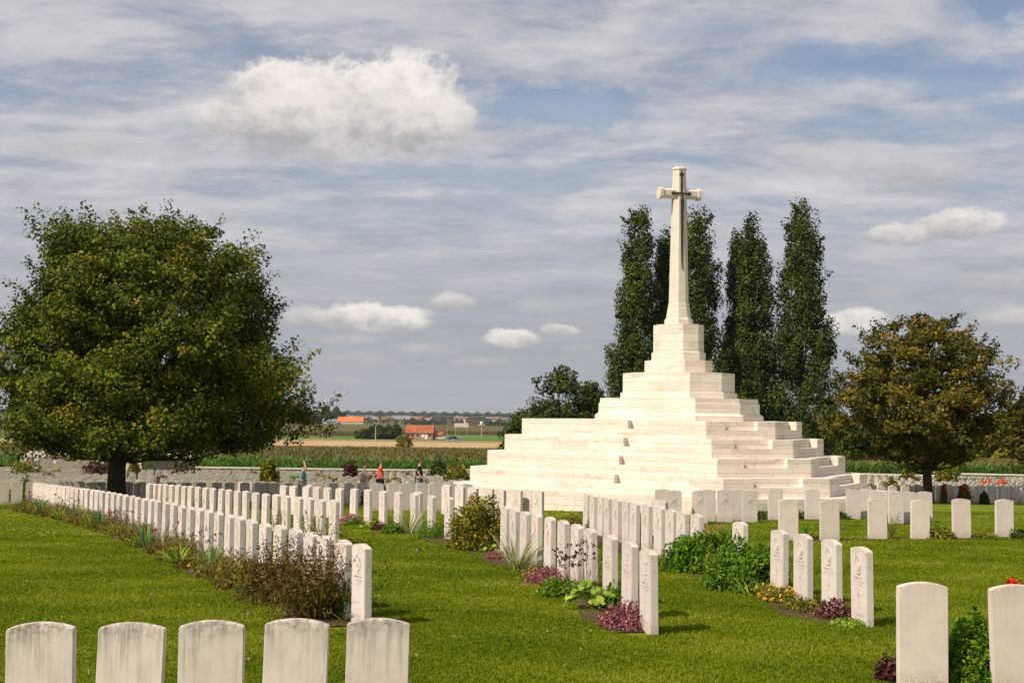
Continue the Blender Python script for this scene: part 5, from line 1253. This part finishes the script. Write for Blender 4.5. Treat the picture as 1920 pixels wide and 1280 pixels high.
person(786, 858, PD - .3, 1.78, .0, 0, simple('black_cotton', (.012, .014, .022), .9, .2, 6), grey, 'man in a black T-shirt and grey shorts looking down, walking right', (.06, .04, .035), arms='fwd')
person(568, 866, PD + 1.5, 1.62, .1, 0, simple('teal_cotton', (.14, .24, .25), .9, .15, 6), grey, 'person in a grey-teal shirt with one arm raised to the head', (.03, .02, .015), raise_arm=True)

# ------------------------------------------------------------------ lawn grass near the camera
def grass():
    pts = []
    for (y0, y1, dens) in ((6.2, 9, 1000), (9, 12, 850), (12, 16, 560), (16, 21, 360), (21, 27, 190), (27, 34, 90), (34, 44, 35)):
        wd = y1 * .84 + 6; n = int(dens * wd * (y1 - y0)); y = rng.uniform(y0, y1, n); x = rng.uniform(-1, 1, n) * (.42 * y + 3)
        pts.append(np.stack([x, y], 1))
    P = np.concatenate(pts); keep = np.ones(len(P), bool)
    for (bx, by, br) in bed_polys: 
        if by < 30: keep &= ((P[:, 0] - bx) ** 2 + (P[:, 1] - by) ** 2) > br * br
    P = P[keep]; n = len(P); k = 5
    B = np.repeat(P, k, 0) + rng.normal(size=(n * k, 2)) * .02
    z = gz(B[:, 0], B[:, 1]); az = rng.random(n * k) * 6.28
    wid = .0032 + .00042 * B[:, 1]
    patch = .5 + .17 * np.sin(B[:, 0] * 1.3 + 1.7 * np.sin(B[:, 1] * .9)) + .14 * np.sin(B[:, 1] * 3.1 + B[:, 0] * .4 + 2 * np.sin(B[:, 0] * .7)) + .12 * np.sin(B[:, 0] * 4.3 + B[:, 1] * 2.2) * np.sin(B[:, 1] * 5.1)
    G = Geo(); L = .018 + .018 * rng.random(n * k); lean = .2 + .7 * rng.random(n * k)
    d = np.stack([np.cos(az), np.sin(az), 0 * az], 1); s = np.stack([-np.sin(az), np.cos(az), 0 * az], 1)
    b0 = np.stack([B[:, 0], B[:, 1], z - .004], 1); m_ = b0 + d * (L * .35 * np.sin(lean))[:, None] + np.array([0, 0, 1]) * (L * .6)[:, None]; t_ = b0 + d * (L * np.sin(lean))[:, None] + np.array([0, 0, 1]) * (L * (.75 + .25 * np.cos(lean)))[:, None]
    w_ = wid[:, None]
    G.quads(np.stack([b0 - s * w_, b0 + s * w_, m_ + s * w_ * .7, t_], 1), np.clip(patch * .9 + rng.normal(0, .11, n * k), 0, 1))
    return tag(G.build('lawn_grass', M['grass']), 'short mown green grass of the cemetery lawn', 'grass', kind='stuff')
grass()
# clover flowers and fallen bits in the lawn
G = Geo()
for _ in range(70):
    y = rng.uniform(8, 22); x = rng.uniform(-.4, .1) * y
    c = np.array([x, y, float(gz(x, y)) + .035]); leaves(G, c + rng.normal(size=(5, 3)) * .006, .012, .9, .6)
tag(G.build('clover_flowers', M['whitef']), 'tiny white clover flowers scattered in the lawn', 'flowers', kind='stuff')
hb = bpy.data.meshes.new('haze'); bm = bmesh.new(); bmesh.ops.create_cube(bm, size=1); bm.to_mesh(hb); bm.free()
hz_ = bpy.data.objects.new('haze', hb); COL.objects.link(hz_); hz_.location = (0, 6985, 45); hz_.scale = (18400, 14150, 200)
hm, hnt, hout = newmat('haze_air'); hv = hnt.nodes.new('ShaderNodeVolumePrincipled'); hv.inputs['Color'].default_value = (.86, .92, 1, 1); hv.inputs['Density'].default_value = 6e-5; hv.inputs['Anisotropy'].default_value = .2
hnt.links.new(hv.outputs[0], hout.inputs['Volume']); hb.materials.append(hm); tag(hz_, 'thin pale haze in the air over the far plain', 'haze', kind='stuff')
print('HEADSTONES', NSTONE[0], 'objects', len(bpy.data.objects))
